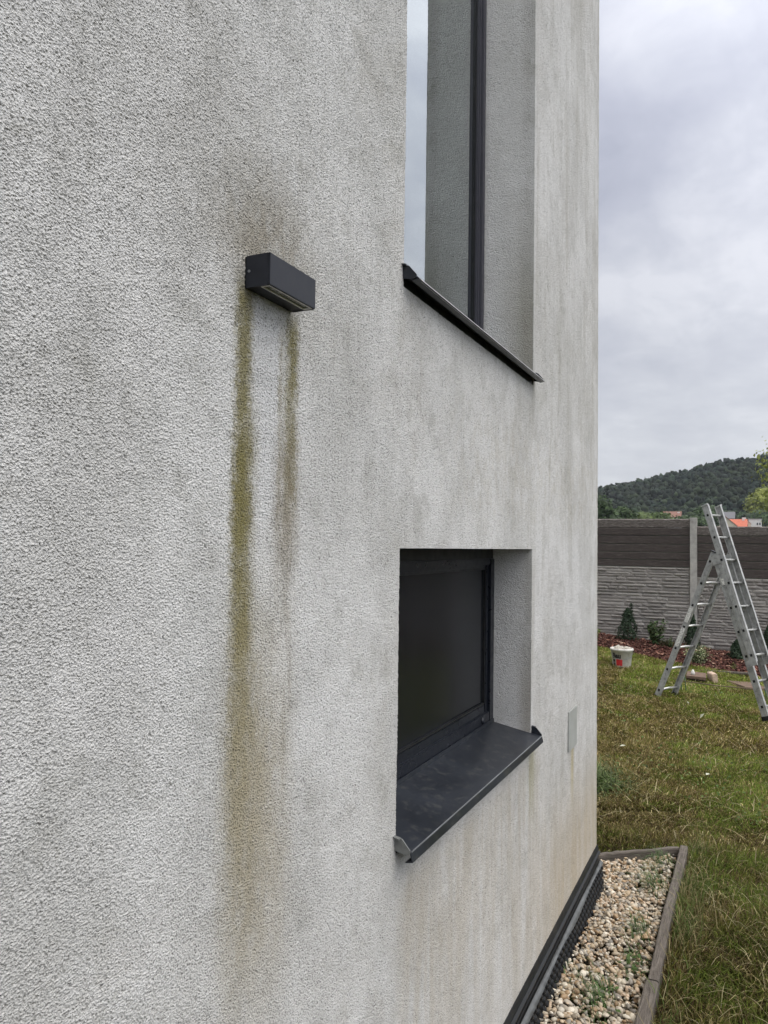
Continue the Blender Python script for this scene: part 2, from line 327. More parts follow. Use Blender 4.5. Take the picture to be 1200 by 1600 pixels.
class MB:
    """collects shapes and links them as one mesh object; coordinates are world unless told otherwise"""
    def __init__(s): s.v = []; s.f = []
    def add(s, vs, fs):
        k = len(s.v); s.v += [tuple(v) for v in vs]; s.f += [tuple(i+k for i in f) for f in fs]; return s
    def box(s, x0, x1, y0, y1, z0, z1, bev=0.0):
        if bev <= 0:
            vs = [(x, y, z) for x in (x0, x1) for y in (y0, y1) for z in (z0, z1)]
            return s.add(vs, [(0, 1, 3, 2), (4, 6, 7, 5), (0, 4, 5, 1), (2, 3, 7, 6), (0, 2, 6, 4), (1, 5, 7, 3)])
        import bmesh
        bm = bmesh.new(); bmesh.ops.create_cube(bm, size=1)
        for v in bm.verts: v.co = ((x0+x1)/2+v.co.x*(x1-x0), (y0+y1)/2+v.co.y*(y1-y0), (z0+z1)/2+v.co.z*(z1-z0))
        bmesh.ops.bevel(bm, geom=bm.edges[:], offset=bev, segments=2, affect='EDGES')
        bm.verts.ensure_lookup_table(); vs = [v.co[:] for v in bm.verts]; fs = [[v.index for v in f.verts] for f in bm.faces]
        bm.free(); return s.add(vs, fs)
    def obox(s, c, ax, ay, az):      # oriented box, half axes
        c, ax, ay, az = map(Vector, (c, ax, ay, az))
        vs = [c+ax*i+ay*j+az*k for i in (-1, 1) for j in (-1, 1) for k in (-1, 1)]
        return s.add(vs, [(0, 1, 3, 2), (4, 6, 7, 5), (0, 4, 5, 1), (2, 3, 7, 6), (0, 2, 6, 4), (1, 5, 7, 3)])
    def tube(s, pts, r, n=8, cap=True):
        pts = [Vector(p) for p in pts]; rr = r if isinstance(r, (list, tuple)) else [r]*len(pts); rings = []
        for i, p in enumerate(pts):
            d = (pts[min(i+1, len(pts)-1)]-pts[max(i-1, 0)]).normalized()
            a = d.cross(Vector((0, 0, 1)) if abs(d.z) < 0.9 else Vector((1, 0, 0))).normalized(); b = d.cross(a)
            rings.append([p+(a*math.cos(t*2*math.pi/n)+b*math.sin(t*2*math.pi/n))*rr[i] for t in range(n)])
        vs = [v for R in rings for v in R]; fs = []
        for i in range(len(pts)-1):
            for t in range(n):
                fs.append((i*n+t, i*n+(t+1) % n, (i+1)*n+(t+1) % n, (i+1)*n+t))
        if cap: fs += [tuple(range(n-1, -1, -1)), tuple((len(pts)-1)*n+t for t in range(n))]
        return s.add(vs, fs)
    def lathe(s, prof, c=(0, 0, 0), n=24):
        vs = [(c[0]+r*math.cos(t*2*math.pi/n), c[1]+r*math.sin(t*2*math.pi/n), c[2]+z) for r, z in prof for t in range(n)]
        fs = [(i*n+t, i*n+(t+1) % n, (i+1)*n+(t+1) % n, (i+1)*n+t) for i in range(len(prof)-1) for t in range(n)]
        return s.add(vs, fs)
    def prism_x(s, prof, x0, x1):     # closed (y,z) outline swept along X
        n = len(prof); vs = [(x0, y, z) for y, z in prof]+[(x1, y, z) for y, z in prof]
        fs = [(i, (i+1) % n, n+(i+1) % n, n+i) for i in range(n)]+[tuple(range(n-1, -1, -1)), tuple(range(n, 2*n))]
        return s.add(vs, fs)
    def build(s, name, m, parent=None, smooth=False, local=False):
        me = bpy.data.meshes.new(name); me.from_pydata(s.v, [], s.f); me.validate(); me.update()
        me.materials.append(m)
        if smooth: me.polygons.foreach_set('use_smooth', [True]*len(me.polygons))
        o = bpy.data.objects.new(name, me); COL.objects.link(o)
        fix_normals(me)
        if parent: attach(o, parent, local)
        return o

def fix_normals(me):
    import bmesh
    bm = bmesh.new(); bm.from_mesh(me); bmesh.ops.recalc_face_normals(bm, faces=bm.faces[:]); bm.to_mesh(me); bm.free()

def world_of(o):
    m = o.matrix_basis.copy()
    if o.parent: m = world_of(o.parent) @ o.matrix_parent_inverse @ m
    return m

def attach(o, parent, local=False):
    o.parent = parent
    if not local: o.matrix_parent_inverse = world_of(parent).inverted()

def tri_mesh(name, V, F, m, cols=None, parent=None, smooth=False, local=False):
    """V (n,3), F (k,3) numpy; cols (n,3) per vertex"""
    V = np.asarray(V, np.float32); F = np.asarray(F, np.int32)
    me = bpy.data.meshes.new(name)
    me.vertices.add(len(V)); me.vertices.foreach_set('co', V.ravel())
    me.loops.add(F.size); me.loops.foreach_set('vertex_index', F.ravel())
    me.polygons.add(len(F)); me.polygons.foreach_set('loop_start', np.arange(0, F.size, 3, dtype=np.int32))
    me.polygons.foreach_set('loop_total', np.full(len(F), 3, np.int32))
    if smooth: me.polygons.foreach_set('use_smooth', np.ones(len(F), bool))
    if cols is not None:
        a = me.color_attributes.new('col', 'FLOAT_COLOR', 'POINT')
        a.data.foreach_set('color', np.concatenate([cols, np.ones((len(cols), 1))], 1).astype(np.float32).ravel())
    me.update(); me.validate(); me.materials.append(m)
    o = bpy.data.objects.new(name, me); COL.objects.link(o)
    if parent: attach(o, parent, local)
    return o

def vnoise(x, y, seed=0):
    """value noise in 0..1"""
    x = np.asarray(x, float); y = np.asarray(y, float)
    xi = np.floor(x).astype(np.int64); yi = np.floor(y).astype(np.int64); xf = x-xi; yf = y-yi
    def hsh(a, b):
        k = (a*374761393+b*668265263+seed*1442695041) & 0xffffffff
        k = ((k ^ (k >> 13))*1274126177) & 0xffffffff
        return ((k ^ (k >> 16)) & 0xffff)/65535.0
    u = xf*xf*(3-2*xf); v = yf*yf*(3-2*yf)
    return (hsh(xi, yi)*(1-u)+hsh(xi+1, yi)*u)*(1-v)+(hsh(xi, yi+1)*(1-u)+hsh(xi+1, yi+1)*u)*v
def fbm(x, y, seed=0, o=4):
    return sum(vnoise(x*2**i, y*2**i, seed+i)*0.5**i for i in range(o))/sum(0.5**i for i in range(o))

def sstep(a, b, x):
    t = np.clip((np.asarray(x, float)-a)/(b-a), 0, 1); return t*t*(3-2*t)

# ------------------------------------------------------------------ terrain
RIDGE_AZ = [-60, -30, -12, -0.7, 1.6, 4.5, 7.0, 10.0, 16, 30, 60]
RIDGE_Z = [36, 60, 72, 75, 72, 62.5, 55, 47.5, 36, 27, 20]
FENCE_X = 13.2
def yard_z(X, Y):
    X = np.asarray(X, float); Y = np.asarray(Y, float)
    z = sstep(7, 12.2, X)*(0.05+0.085*np.clip(Y, -1, 3)) + 0.085*sstep(6.3, 4.2, X)
    z = z - 0.045*np.exp(-((X-(5.33-0.5*(Y-0.7)))/0.05)**2)*sstep(0.35, 0.5, Y)*sstep(1.6, 1.3, Y)   # furrow
    z = z + 0.02*(fbm(X*1.3, Y*1.3, 3)-0.5)
    return z
def land_z(X, Y):
    X = np.asarray(X, float); Y = np.asarray(Y, float)
    r = np.hypot(X, Y); az = np.degrees(np.arctan2(Y, X))
    rid = np.interp(az, RIDGE_AZ, RIDGE_Z)
    far = 8.5*sstep(60, 330, r) + (rid-8.5)*sstep(420, 800, r) - 30*sstep(830, 1500, r)
    far = np.where(X > 0, far, 8.5*sstep(60, 330, r)*0)
    return yard_z(X, Y) + far
def land_point(x, y): return Vector((x, y, float(land_z(x, y))))

def grid_mesh(name, xs, ys, zf, m, kind='structure'):
    X, Y = np.meshgrid(xs, ys, indexing='ij'); Z = zf(X, Y); V = np.stack([X, Y, Z], -1).reshape(-1, 3)
    nx, ny = len(xs), len(ys); i, j = np.meshgrid(np.arange(nx-1), np.arange(ny-1), indexing='ij'); a = (i*ny+j).ravel()
    F = np.concatenate([np.stack([a, a+ny, a+ny+1], 1), np.stack([a, a+ny+1, a+1], 1)])
    o = tri_mesh(name, V, F, m, smooth=True); tag(o, kind=kind); return o

xs = np.concatenate([np.arange(-6, 16, 0.06)])
lawn = grid_mesh('lawn_ground', xs, np.arange(-7, 8.01, 0.07), yard_z, M['soil'])
def land_low(X, Y):
    inside = (X > -5.5) & (X < 15.5) & (Y > -6.5) & (Y < 7.5)
    return land_z(X, Y) - np.where(inside, 0.25, 0.01)
ax = np.concatenate([np.array([-1500, -900, -500, -250, -120, -60, -30, -15]), np.arange(-6, 16.1, 1.0), np.geomspace(18, 60, 10), np.arange(75, 1500, 18.0), np.array([1700, 2200, 3000])])
ay = np.concatenate([-np.geomspace(1600, 9, 45), np.arange(-7, 8.1, 1.0), np.geomspace(10, 1600, 50)])
tag(grid_mesh('hill_terrain', ax, ay, land_low, M['hill']), kind='structure')

rng = np.random.default_rng(7)

# ------------------------------------------------------------------ house
WY = 0.68; CX = 3.916; OX0, OX1 = 1.526, 2.645
house = empty('house', (CX, WY, 0.0)); tag(house, 'white rendered house with green and brown streaks on its wall', 'house')
def holed_wall(x0, x1, z0, z1, y0, y1, holes):
    xs = sorted({x0, x1, *[h[0] for h in holes], *[h[1] for h in holes]}); zs = sorted({z0, z1, *[h[2] for h in holes], *[h[3] for h in holes]})
    b = MB()
    idx = {}; 
    def vid(x, y, z):
        k = (round(x, 5), round(y, 5), round(z, 5))
        if k not in idx: idx[k] = len(b.v); b.v.append((x, y, z))
        return idx[k]
    def q(*p): b.f.append(tuple(vid(*c) for c in p))
    def hole(xa, xb, za, zb): return any(h[0] <= xa+1e-6 and h[1] >= xb-1e-6 and h[2] <= za+1e-6 and h[3] >= zb-1e-6 for h in holes)
    solid = {}
    for i in range(len(xs)-1):
        for j in range(len(zs)-1): solid[i, j] = not hole(xs[i], xs[i+1], zs[j], zs[j+1])
    for (i, j), s_ in solid.items():
        if not s_: continue
        xa, xb, za, zb = xs[i], xs[i+1], zs[j], zs[j+1]
        q((xa, y0, za), (xb, y0, za), (xb, y0, zb), (xa, y0, zb)); q((xa, y1, za), (xa, y1, zb), (xb, y1, zb), (xb, y1, za))
        if not solid.get((i-1, j)): q((xa, y0, za), (xa, y0, zb), (xa, y1, zb), (xa, y1, za))
        if not solid.get((i+1, j)): q((xb, y0, za), (xb, y1, za), (xb, y1, zb), (xb, y0, zb))
        if not solid.get((i, j-1)): q((xa, y0, za), (xa, y1, za), (xb, y1, za), (xb, y0, za))
        if not solid.get((i, j+1)): q((xa, y0, zb), (xb, y0, zb), (xb, y1, zb), (xa, y1, zb))
    return b
LZ0, LZ1, UZ0, UZ1 = 1.096, 1.744, 2.312, 5.3
front = holed_wall(-4.5, CX, 0.31, 6.3, WY, WY+0.42, [(OX0, OX1, LZ0, LZ1), (OX0, OX1, UZ0, UZ1)])
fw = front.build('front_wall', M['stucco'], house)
S.cycles.feature_set = 'EXPERIMENTAL'; S.cycles.dicing_rate = 1.0; S.cycles.preview_dicing_rate = 1.0; S.cycles.max_subdivisions = 12; S.cycles.offscreen_dicing_scale = 8
sb = fw.modifiers.new('micro_relief', 'SUBSURF'); sb.subdivision_type = 'SIMPLE'; sb.levels = 0; sb.render_levels = 1
fw.cycles.use_adaptive_subdivision = True; fw.cycles.dicing_rate = 1.0
MB().box(CX-0.42, CX, WY+0.421, 9.5, 0.31, 6.3).build('side_wall', M['stucco'], house)
MB().box(-4.5, -4.08, WY+0.421, 9.5, 0.31, 6.3).build('side_wall', M['stucco'], house)
MB().box(-4.079, CX-0.421, 9.08, 9.5, 0.31, 6.3).build('rear_wall', M['stucco'], house)
MB().box(-4.52, CX+0.02, WY-0.02, 9.52, 6.302, 6.42).build('flat_roof', M['anthracite'], house)
MB().box(-4.079, CX-0.421, WY+0.421, 9.079, 0.32, 0.5).build('inner_floor', M['plaster'], house)
MB().box(-4.079, CX-0.421, WY+0.421, 9.079, 2.02, 2.2).build('inner_ceiling', M['plaster'], house)
MB().box(-4.45, CX-0.035, WY+0.05, 9.45, -0.4, 0.309).build('plinth', M['black_plastic'], house)

def window(name, Y, x0, x1, z0, z1, fr, sash, fm, gm, deep, box=0.0, ft=None, st=None):
    ft = ft or fr; st = st or sash
    wn = empty(name, ((x0+x1)/2, Y, z0)); attach(wn, house)
    b = MB(); zt = z1-box
    b.box(x0, x0+fr, Y, Y+0.075, z0, zt, 0.003); b.box(x1-fr, x1, Y, Y+0.075, z0, zt, 0.003)
    b.box(x0+fr, x1-fr, Y+0.001, Y+0.075, z0, z0+fr, 0.003); b.box(x0+fr, x1-fr, Y+0.001, Y+0.075, zt-ft, zt, 0.003)
    b.build('frame', fm, wn)
    a0, a1, c0, c1 = x0+fr-0.006, x1-fr+0.006, z0+fr-0.006, zt-ft+0.006; Ys = Y+0.008; b = MB()
    b.box(a0, a0+sash, Ys, Ys+0.06, c0, c1, 0.004); b.box(a1-sash, a1, Ys, Ys+0.06, c0, c1, 0.004)
    b.box(a0+sash, a1-sash, Ys+0.001, Ys+0.06, c0, c0+sash, 0.004); b.box(a0+sash, a1-sash, Ys+0.001, Ys+0.06, c1-st, c1, 0.004)
    b.build('sash', fm, wn)
    b = MB(); e0, e1, g0, g1 = a0+sash-0.002, a1-sash+0.002, c0+sash-0.002, c1-st+0.002; yb = Y+deep-0.007; t = 0.006
    b.box(e0, e0+t, yb, yb+0.0068, g0, g1); b.box(e1-t, e1, yb, yb+0.0068, g0, g1); b.box(e0+t, e1-t, yb, yb+0.0065, g0, g0+t); b.box(e0+t, e1-t, yb, yb+0.0065, g1-t, g1)
    b.build('glass_seal', M['black_plastic'], wn)
    MB().box(e0-0.01, e1+0.01, Y+deep, Y+deep+0.004, g0-0.01, g1+0.01).build('pane', gm, wn)
    return wn
lw = window('lower_window', 0.812, OX0+0.001, OX1-0.001, 1.143, LZ1-0.001, 0.044, 0.034, M['frame'], M['glass_dark'], 0.017, 0.034, 0.022, 0.018)
MB().box(OX0+0.002, OX1-0.002, 0.818, 0.95, LZ1-0.0345, LZ1-0.002).build('shutter_box', M['black_plastic'], lw)
MB().lathe([(0.0, -0.006), (0.009, -0.005), (0.012, 0.0)], n=16).build('drain_cap', M['frame'], lw, local=True)
dc = [c for c in COL.objects if c.name.startswith('drain_cap')][0]
dc.matrix_parent_inverse = Matrix(); dc.location = (2.522-(OX0+OX1)/2, -0.0005, 1.168-1.143); dc.rotation_euler = (-math.pi/2, 0, 0)
uw = window('upper_window', 0.860, OX0+0.001, OX1-0.001, 2.376, UZ1-0.001, 0.032, 0.022, M['frame_up'], M['glass'], 0.026)

def sill(name, zb, zf, yb, yf, lip, capm, x0, x1):
    s = empty(name, ((x0+x1)/2, yf, zf)); attach(s, house); t = 0.0022
    up = name == 'upper_sill'; ws = zf+(zb-zf)*(0.684-yf)/(yb-yf)
    MB().prism_x([(0.6835, ws-0.0035), (yb-0.01, zb-0.005), (yb-0.01, zf-(0.018 if up else 0.0135)), (0.6835, zf-(0.018 if up else 0.0135))], x0+0.006, x1-0.012).build('under_sill_dark_strip', M['black_plastic'], s)  # added dark strip; thickens the shaded band under the upper sill
    MB().prism_x([(yb, zb), (yb, zb-t), (yf+t, zf-t), (yf+t-0.004, zf-lip+t), (yf+0.012, zf-lip-0.001), (yf+0.012, zf-lip-0.003), (yf-0.005, zf-lip), (yf, zf)], x0, x1).build('sill_sheet', M['sill'], s)
    # bright worn bend along the front
    if up: MB().prism_x([(yf-0.0006, zf-0.0068), (yf-0.0012, zf-0.0068), (yf-0.0012, zf-0.0005), (yf-0.0006, zf-0.0005)], x0+0.02, x1+0.002).build('folded_hem', M['lamp_rim'], s)
    MB().prism_x([(yf-0.0007, zf-0.0016), (yf-0.0004, zf+0.0005), (yf+0.0012, zf+0.0010), (yf+0.0012, zf+0.0002), (yf+0.0006, zf-0.0016)], x0+0.004, x1-0.004).build('worn_edge', M['sill_edge'], s)
    MB().prism_x([(yb-0.002, zb+0.012), (yb-0.004, zb+0.012), (yb-0.004, zb-0.0005), (yb-0.002, zb-0.0005)], x0+0.01, x1-0.01).build('upstand', M['sill'], s)
    for k, (a, b) in enumerate(((x0-0.003, x0+0.0005), (x1-0.0005, x1+0.003))):
        c = MB().prism_x([(yb-0.004, zb-0.004), (yb-0.004, zb+0.024), (yf+0.024, zf+0.026), (yf+0.019, zf+0.025), (yf+0.001, zf+0.004), (yf+0.0015, zf-0.003), (yf+0.012, zf-0.006)], a, b)
        c.prism_x([(yb-0.005, zb+0.022), (yb-0.005, zb+0.0245), (yf+0.023, zf+0.0275), (yf+0.023, zf+0.0245)], a-(0.008 if k == 0 else -0.001), b+(0.008 if k else -0.001))
        o = c.build('end_cap', capm if k == 0 else M['sill'], s)
        if k == 0 and capm is M['cap_grey']: o['label'] = 'pale grey end cap facing outwards'
    return s
sill('lower_sill', 1.143, 1.110, 0.813, 0.643, 0.020, M['cap_grey'], OX0-0.004, OX1+0.008)
sill('upper_sill', 2.374, 2.330, 0.860, 0.646, 0.006, M['sill'], OX0-0.002, OX1+0.010)

# base profile, foil and dimpled membrane
bp = MB(); bp.prism_x([(0.684, 0.315), (0.676, 0.315), (0.671, 0.300), (0.671, 0.290), (0.662, 0.286), (0.662, 0.280), (0.670, 0.277), (0.672, 0.250), (0.684, 0.246), (0.690, 0.250)], -4.4, CX+0.006)
bp.build('base_profile', M['black_plastic'], house)
n = 260; xsf = np.linspace(-0.5, CX+0.002, n); lo = 0.2375+0.0055*np.sin(xsf*9)+0.012*(np.array([float(vnoise(x*4, 0, 5)) for x in xsf])-0.5)
V = np.concatenate([np.stack([xsf, np.full(n, 0.6620), np.full(n, 0.2470)], 1), np.stack([xsf, 0.6480+0.001*np.sin(xsf*11), lo], 1)])
i = np.arange(n-1); F = np.concatenate([np.stack([i, i+n, i+n+1], 1), np.stack([i, i+n+1, i+1], 1)])
fo = tri_mesh('foil_strip', V, F, M['grey_foil'], parent=house, smooth=True)
md = fo.modifiers.new('t', 'SOLIDIFY'); md.thickness = 0.002
XX, TT = np.meshgrid(np.arange(1.6, CX+0.001, 0.004), np.linspace(0, 1, 60), indexing='ij')
ZZ = 0.258-TT*0.268
px_, pz_ = (XX/0.040) % 1-0.5, ((ZZ/0.034)) % 1-0.5
bumpf = sstep(0.44, 0.14, np.hypot(px_, pz_*0.55))*sstep(0.246, 0.222, ZZ)
YY = 0.668-0.014*TT-0.019*bumpf+0.006*(fbm(XX*4, ZZ*3, 9)-0.5)
V = np.stack([XX, YY, ZZ], -1).reshape(-1, 3); nx, ny = XX.shape
i, j = np.meshgrid(np.arange(nx-1), np.arange(ny-1), indexing='ij'); a = (i*ny+j).ravel()
F = np.concatenate([np.stack([a, a+1, a+ny+1], 1), np.stack([a, a+ny+1, a+ny], 1)])
dm = tri_mesh('dimpled_membrane', V, F, M['black_plastic'], parent=house, smooth=True)
dm.modifiers.new('t', 'SOLIDIFY').thickness = 0.002

# ------------------------------------------------------------------ wall lamp
lamp = empty('wall_lamp', (1.01, WY, 2.153)); tag(lamp, 'small black brick-shaped lamp fixed above the ochre streaks', 'wall lamp')
lx0, lx1, ly0, ly1, lz0, lz1 = 0.944, 1.0765, 0.635, 0.6765, 2.129, 2.1775
b = MB(); t = 0.0035
b.box(lx0, lx1, ly0, ly0+t, lz0+0.0005, lz1, 0.0008); b.box(lx0, lx1, ly0+t, ly1, lz1-t, lz1-0.0002)
b.box(lx0, lx0+t, ly0+t, ly1, lz0, lz1-t); b.box(lx1-t, lx1, ly0+t, ly1, lz0, lz1-t)
b.box(lx0+t, lx1-t, ly0+0.0195, ly1, lz0+0.001, lz1-t)
b.build('housing', M['anthracite'], lamp)
MB().box(lx0+0.001, lx1-0.001, ly1, WY+0.002, lz0+0.001, lz1-0.001).build('back_plate', M['black_plastic'], lamp)
b = MB(); zz0, zz1 = lz0+0.0005, lz0+0.0025
b.box(lx0+t, lx1-t, ly0+t, ly0+t+0.0022, zz0, zz1); b.box(lx0+t, lx1-t, ly0+0.017, ly0+0.0193, zz0, zz1)
b.box(lx0+t, lx0+t+0.004, ly0+t+0.0022, ly0+0.017, zz0, zz1); b.box(lx1-t-0.004, lx1-t, ly0+t+0.0022, ly0+0.017, zz0, zz1)
b.build('glass_rim', M['lamp_rim'], lamp)
MB().box(lx0+t+0.004, lx1-t-0.004, ly0+t+0.0022, ly0+0.017, lz0+0.003, lz0+0.005).build('lamp_glass', M['lamp_glass'], lamp)
b = MB(); b.tube([(lx0+0.0005, 0.6715, 2.1535), (lx0-0.0012, 0.6715, 2.1535)], 0.0022, 10); b.build('screw', M['sill_edge'], lamp)

cv = empty('junction_cover', (3.32, WY, 0.995)); tag(cv, 'small grey rectangular cover plate near the house corner', 'cover plate')
MB().box(3.240, 3.400, 0.6735, 0.6795, 0.914, 1.077, 0.0015).build('cover_plate', M['cover'], cv)
MB().box(3.246, 3.394, 0.6795, 0.690, 0.920, 1.071).build('box_rim', M['grey_foil'], cv)

# ------------------------------------------------------------------ gravel bed and its edging
bed = MB().add([(-0.6, 0.675, 0.125), (-0.6, 0.36, 0.075), (4.52, 0.36, 0.075), (4.2, 0.76, 0.09), (3.80, 1.25, 0.09), (3.80, 0.675, 0.09)], [(0, 1, 2, 3, 4, 5)])
bed.build('gravel_bed_ground', M['bed_soil'])['kind'] = 'structure'

def ico(sub):
    import bmesh
    bm = bmesh.new(); bmesh.ops.create_icosphere(bm, subdivisions=sub, radius=1); bm.verts.ensure_lookup_table()
    V = np.array([v.co[:] for v in bm.verts]); F = np.array([[v.index for v in f.verts] for f in bm.faces]); bm.free(); return V, F
def rotmats(n, r):
    q = r.normal(size=(n, 4)); q /= np.linalg.norm(q, axis=1)[:, None]; w_, x, y, z = q.T
    return np.stack([np.stack([1-2*(y*y+z*z), 2*(x*y-z*w_), 2*(x*z+y*w_)], -1), np.stack([2*(x*y+z*w_), 1-2*(x*x+z*z), 2*(y*z-x*w_)], -1), np.stack([2*(x*z-y*w_), 2*(y*z+x*w_), 1-2*(x*x+y*y)], -1)], 1)
def scatter(P, scl, base, rot, cols, jitter, r):
    """many jittered copies of a base solid joined in one mesh"""
    BV, BF = base; n = len(P)
    V = BV[None]*(1+jitter*r.normal(size=(n, len(BV), 1))) * scl[:, None, :]
    if rot is not None: V = np.einsum('nij,nkj->nki', rot, V)
    V = V + P[:, None, :]; F = BF[None]+(np.arange(n)*len(BV))[:, None, None]
    return V.reshape(-1, 3), F.reshape(-1, 3), np.repeat(cols, len(BV), 0)
def yawtilt(n, r, tilt):
    a = r.uniform(0, 6.283, n); R = np.zeros((n, 3, 3)); t = r.normal(0, tilt, n); t2 = r.normal(0, tilt, n)
    ca, sa = np.cos(a), np.sin(a); ct, st = np.cos(t), np.sin(t); c2, s2 = np.cos(t2), np.sin(t2)
    Z = np.zeros((n, 3, 3)); Z[:, 0, 0] = ca; Z[:, 0, 1] = -sa; Z[:, 1, 0] = sa; Z[:, 1, 1] = ca; Z[:, 2, 2] = 1
    X = np.zeros((n, 3, 3)); X[:, 0, 0] = 1; X[:, 1, 1] = ct; X[:, 1, 2] = -st; X[:, 2, 1] = st; X[:, 2, 2] = ct
    Yr = np.zeros((n, 3, 3)); Yr[:, 1, 1] = 1; Yr[:, 0, 0] = c2; Yr[:, 0, 2] = s2; Yr[:, 2, 0] = -s2; Yr[:, 2, 2] = c2
    return X @ Yr @ Z

def poly_inside(x, y, poly):
    ins = np.zeros(len(x), bool); n = len(poly); j = n-1
    for i in range(n):
        xi, yi = poly[i]; xj, yj = poly[j]
        c = ((yi > y) != (yj > y)) & (x < (xj-xi)*(y-yi)/(yj-yi+1e-12)+xi); ins ^= c; j = i
    return ins
bedpoly = [(0.4, 0.655), (0.4, 0.372), (4.52, 0.372), (4.22, 0.74), (3.95, 1.05), (3.93, 0.655)]
N = 21000
xx = rng.uniform(0.4, 4.55, N); yy = rng.uniform(0.37, 1.05, N); k = poly_inside(xx, yy, bedpoly) & ((xx > 1.9) | (rng.random(N) < 0.4)); xx, yy = xx[k], yy[k]; N = len(xx)
size = np.clip(rng.lognormal(math.log(0.0078), 0.30, N), 0.0045, 0.0165)
zz = 0.092+rng.uniform(0, 0.024, N)+sstep(0.42, 0.66, yy)*(0.004+0.040*sstep(3.95, 2.7, xx))+0.016*(fbm(xx*3, yy*3, 4)-0.5)
pal = np.array([(0.56, 0.50, 0.42), (0.64, 0.61, 0.55), (0.46, 0.38, 0.28), (0.36, 0.33, 0.29), (0.72, 0.70, 0.66), (0.40, 0.29, 0.19), (0.52, 0.44, 0.35), (0.27, 0.26, 0.25), (0.50, 0.47, 0.43), (0.58, 0.47, 0.38)])*np.array([0.98, 0.93, 0.83])
cols = pal[rng.integers(0, len(pal), N)]*rng.uniform(0.75, 1.12, (N, 1))
scl = np.stack([size*rng.uniform(1.0, 1.45, N), size*rng.uniform(0.75, 1.05, N), size*rng.uniform(0.45, 0.75, N)], 1)
V, F, C = scatter(np.stack([xx, yy, zz], 1), scl, ico(2), yawtilt(N, rng, 0.45), cols, 0.035, rng)
gv = tri_mesh('pebble_gravel', V, F, M['pebble'], C, smooth=True); tag(gv, 'cream and tan pebble gravel along the foot of the wall', 'gravel', kind='stuff')

def board(name, label, p0, p1, wdt, z0, z1, m, seed, group=None, dip=0.0, cat='edging board'):
    """edging board with chipped, wavy top between two points of its centre line"""
    p0 = Vector(p0); p1 = Vector(p1); d = (p1-p0); L = d.length; n = max(int(L/0.03), 6); r = np.random.default_rng(seed)
    prof = [(-0.5, 0), (-0.5, 1), (-0.36, 1.0), (0.36, 1.0), (0.5, 1), (0.5, 0)]
    V = []; Fs = []; zt = []
    for i in range(n+1):
        s_ = i/n; cy = 0.0025*math.sin(s_*7+seed); ch = 0.012 if r.random() < 0.06 else 0.0
        ht = (z1-z0)*(1-dip*math.sin(math.pi*s_)**2)+0.0025*r.normal()*0.6
        for q_, (a, b_) in enumerate(prof):
            e = (0.003*r.random()+(ch*r.random())) if q_ in (1, 4) else 0
            V.append((s_*L, a*wdt*(1-0.05*(q_ in (1, 4)))+cy, b_*ht-e-(0.004 if q_ in (1, 4) else 0)))
    m_ = len(prof)
    for i in range(n):
        for q_ in range(m_-1): Fs.append((i*m_+q_, (i+1)*m_+q_, (i+1)*m_+q_+1, i*m_+q_+1))
    Fs += [tuple(range(m_)), tuple(n*m_+q_ for q_ in range(m_-1, -1, -1))]
    b = MB(); b.add(V, Fs); o = b.build(name, m)
    o.location = (p0.x, p0.y, z0); o.rotation_euler = (0, 0, math.atan2(d.y, d.x))
    tag(o, label, cat, group); return o
gE = 'edging boards round the gravel bed'
board('edging_board', 'long grey wooden edging board nearest the camera beside the gravel', (0.2, 0.348, 0), (3.13, 0.340, 0), 0.050, -0.06, 0.142, M['wood'], 3, gE)
board('edging_board', 'wooden edging board running on to the far gravel corner', (3.134, 0.338, 0), (4.59, 0.334, 0), 0.042, -0.06, 0.146, M['wood'], 5, gE)
board('edging_board', 'short grey board closing the far end of the gravel bed', (4.575, 0.360, 0), (4.02, 1.05, 0), 0.030, -0.06, 0.140, M['wood'], 8, gE)

# ------------------------------------------------------------------ foliage generators
def blades(P, az, L, lean, wd, cols, r, curl=0.5):
    """bent three-triangle blades; lean 0 upright .. 1 flat"""
    n = len(P); d = np.stack([np.cos(az), np.sin(az), np.zeros(n)], 1); s_ = np.stack([-np.sin(az), np.cos(az), np.zeros(n)], 1)
    up = np.array([0, 0, 1.0]); la = lean*1.45
    e1 = d*np.sin(la*(1-curl))[:, None]+up*np.cos(la*(1-curl))[:, None]
    l2 = np.minimum(la*(1+curl), 2.0); e2 = d*np.sin(l2)[:, None]+up*np.cos(l2)[:, None]
    s2 = s_+0.35*r.normal(size=(n, 1))*d
    mid = P+e1*(L*0.5)[:, None]; tip = mid+e2*(L*0.5)[:, None]
    w_ = wd[:, None]
    V = np.stack([P-s_*w_*0.5, P+s_*w_*0.5, mid-s2*w_*0.45, mid+s2*w_*0.45, tip], 1).reshape(-1, 3)
    b = (np.arange(n)*5)[:, None, None]; F = (np.array([[0, 1, 3], [0, 3, 2], [2, 3, 4]])[None]+b).reshape(-1, 3)
    C = np.repeat(cols, 5, 0).reshape(n, 5, 3); C[:, 4] *= 1.15
    return V, F, C.reshape(-1, 3)
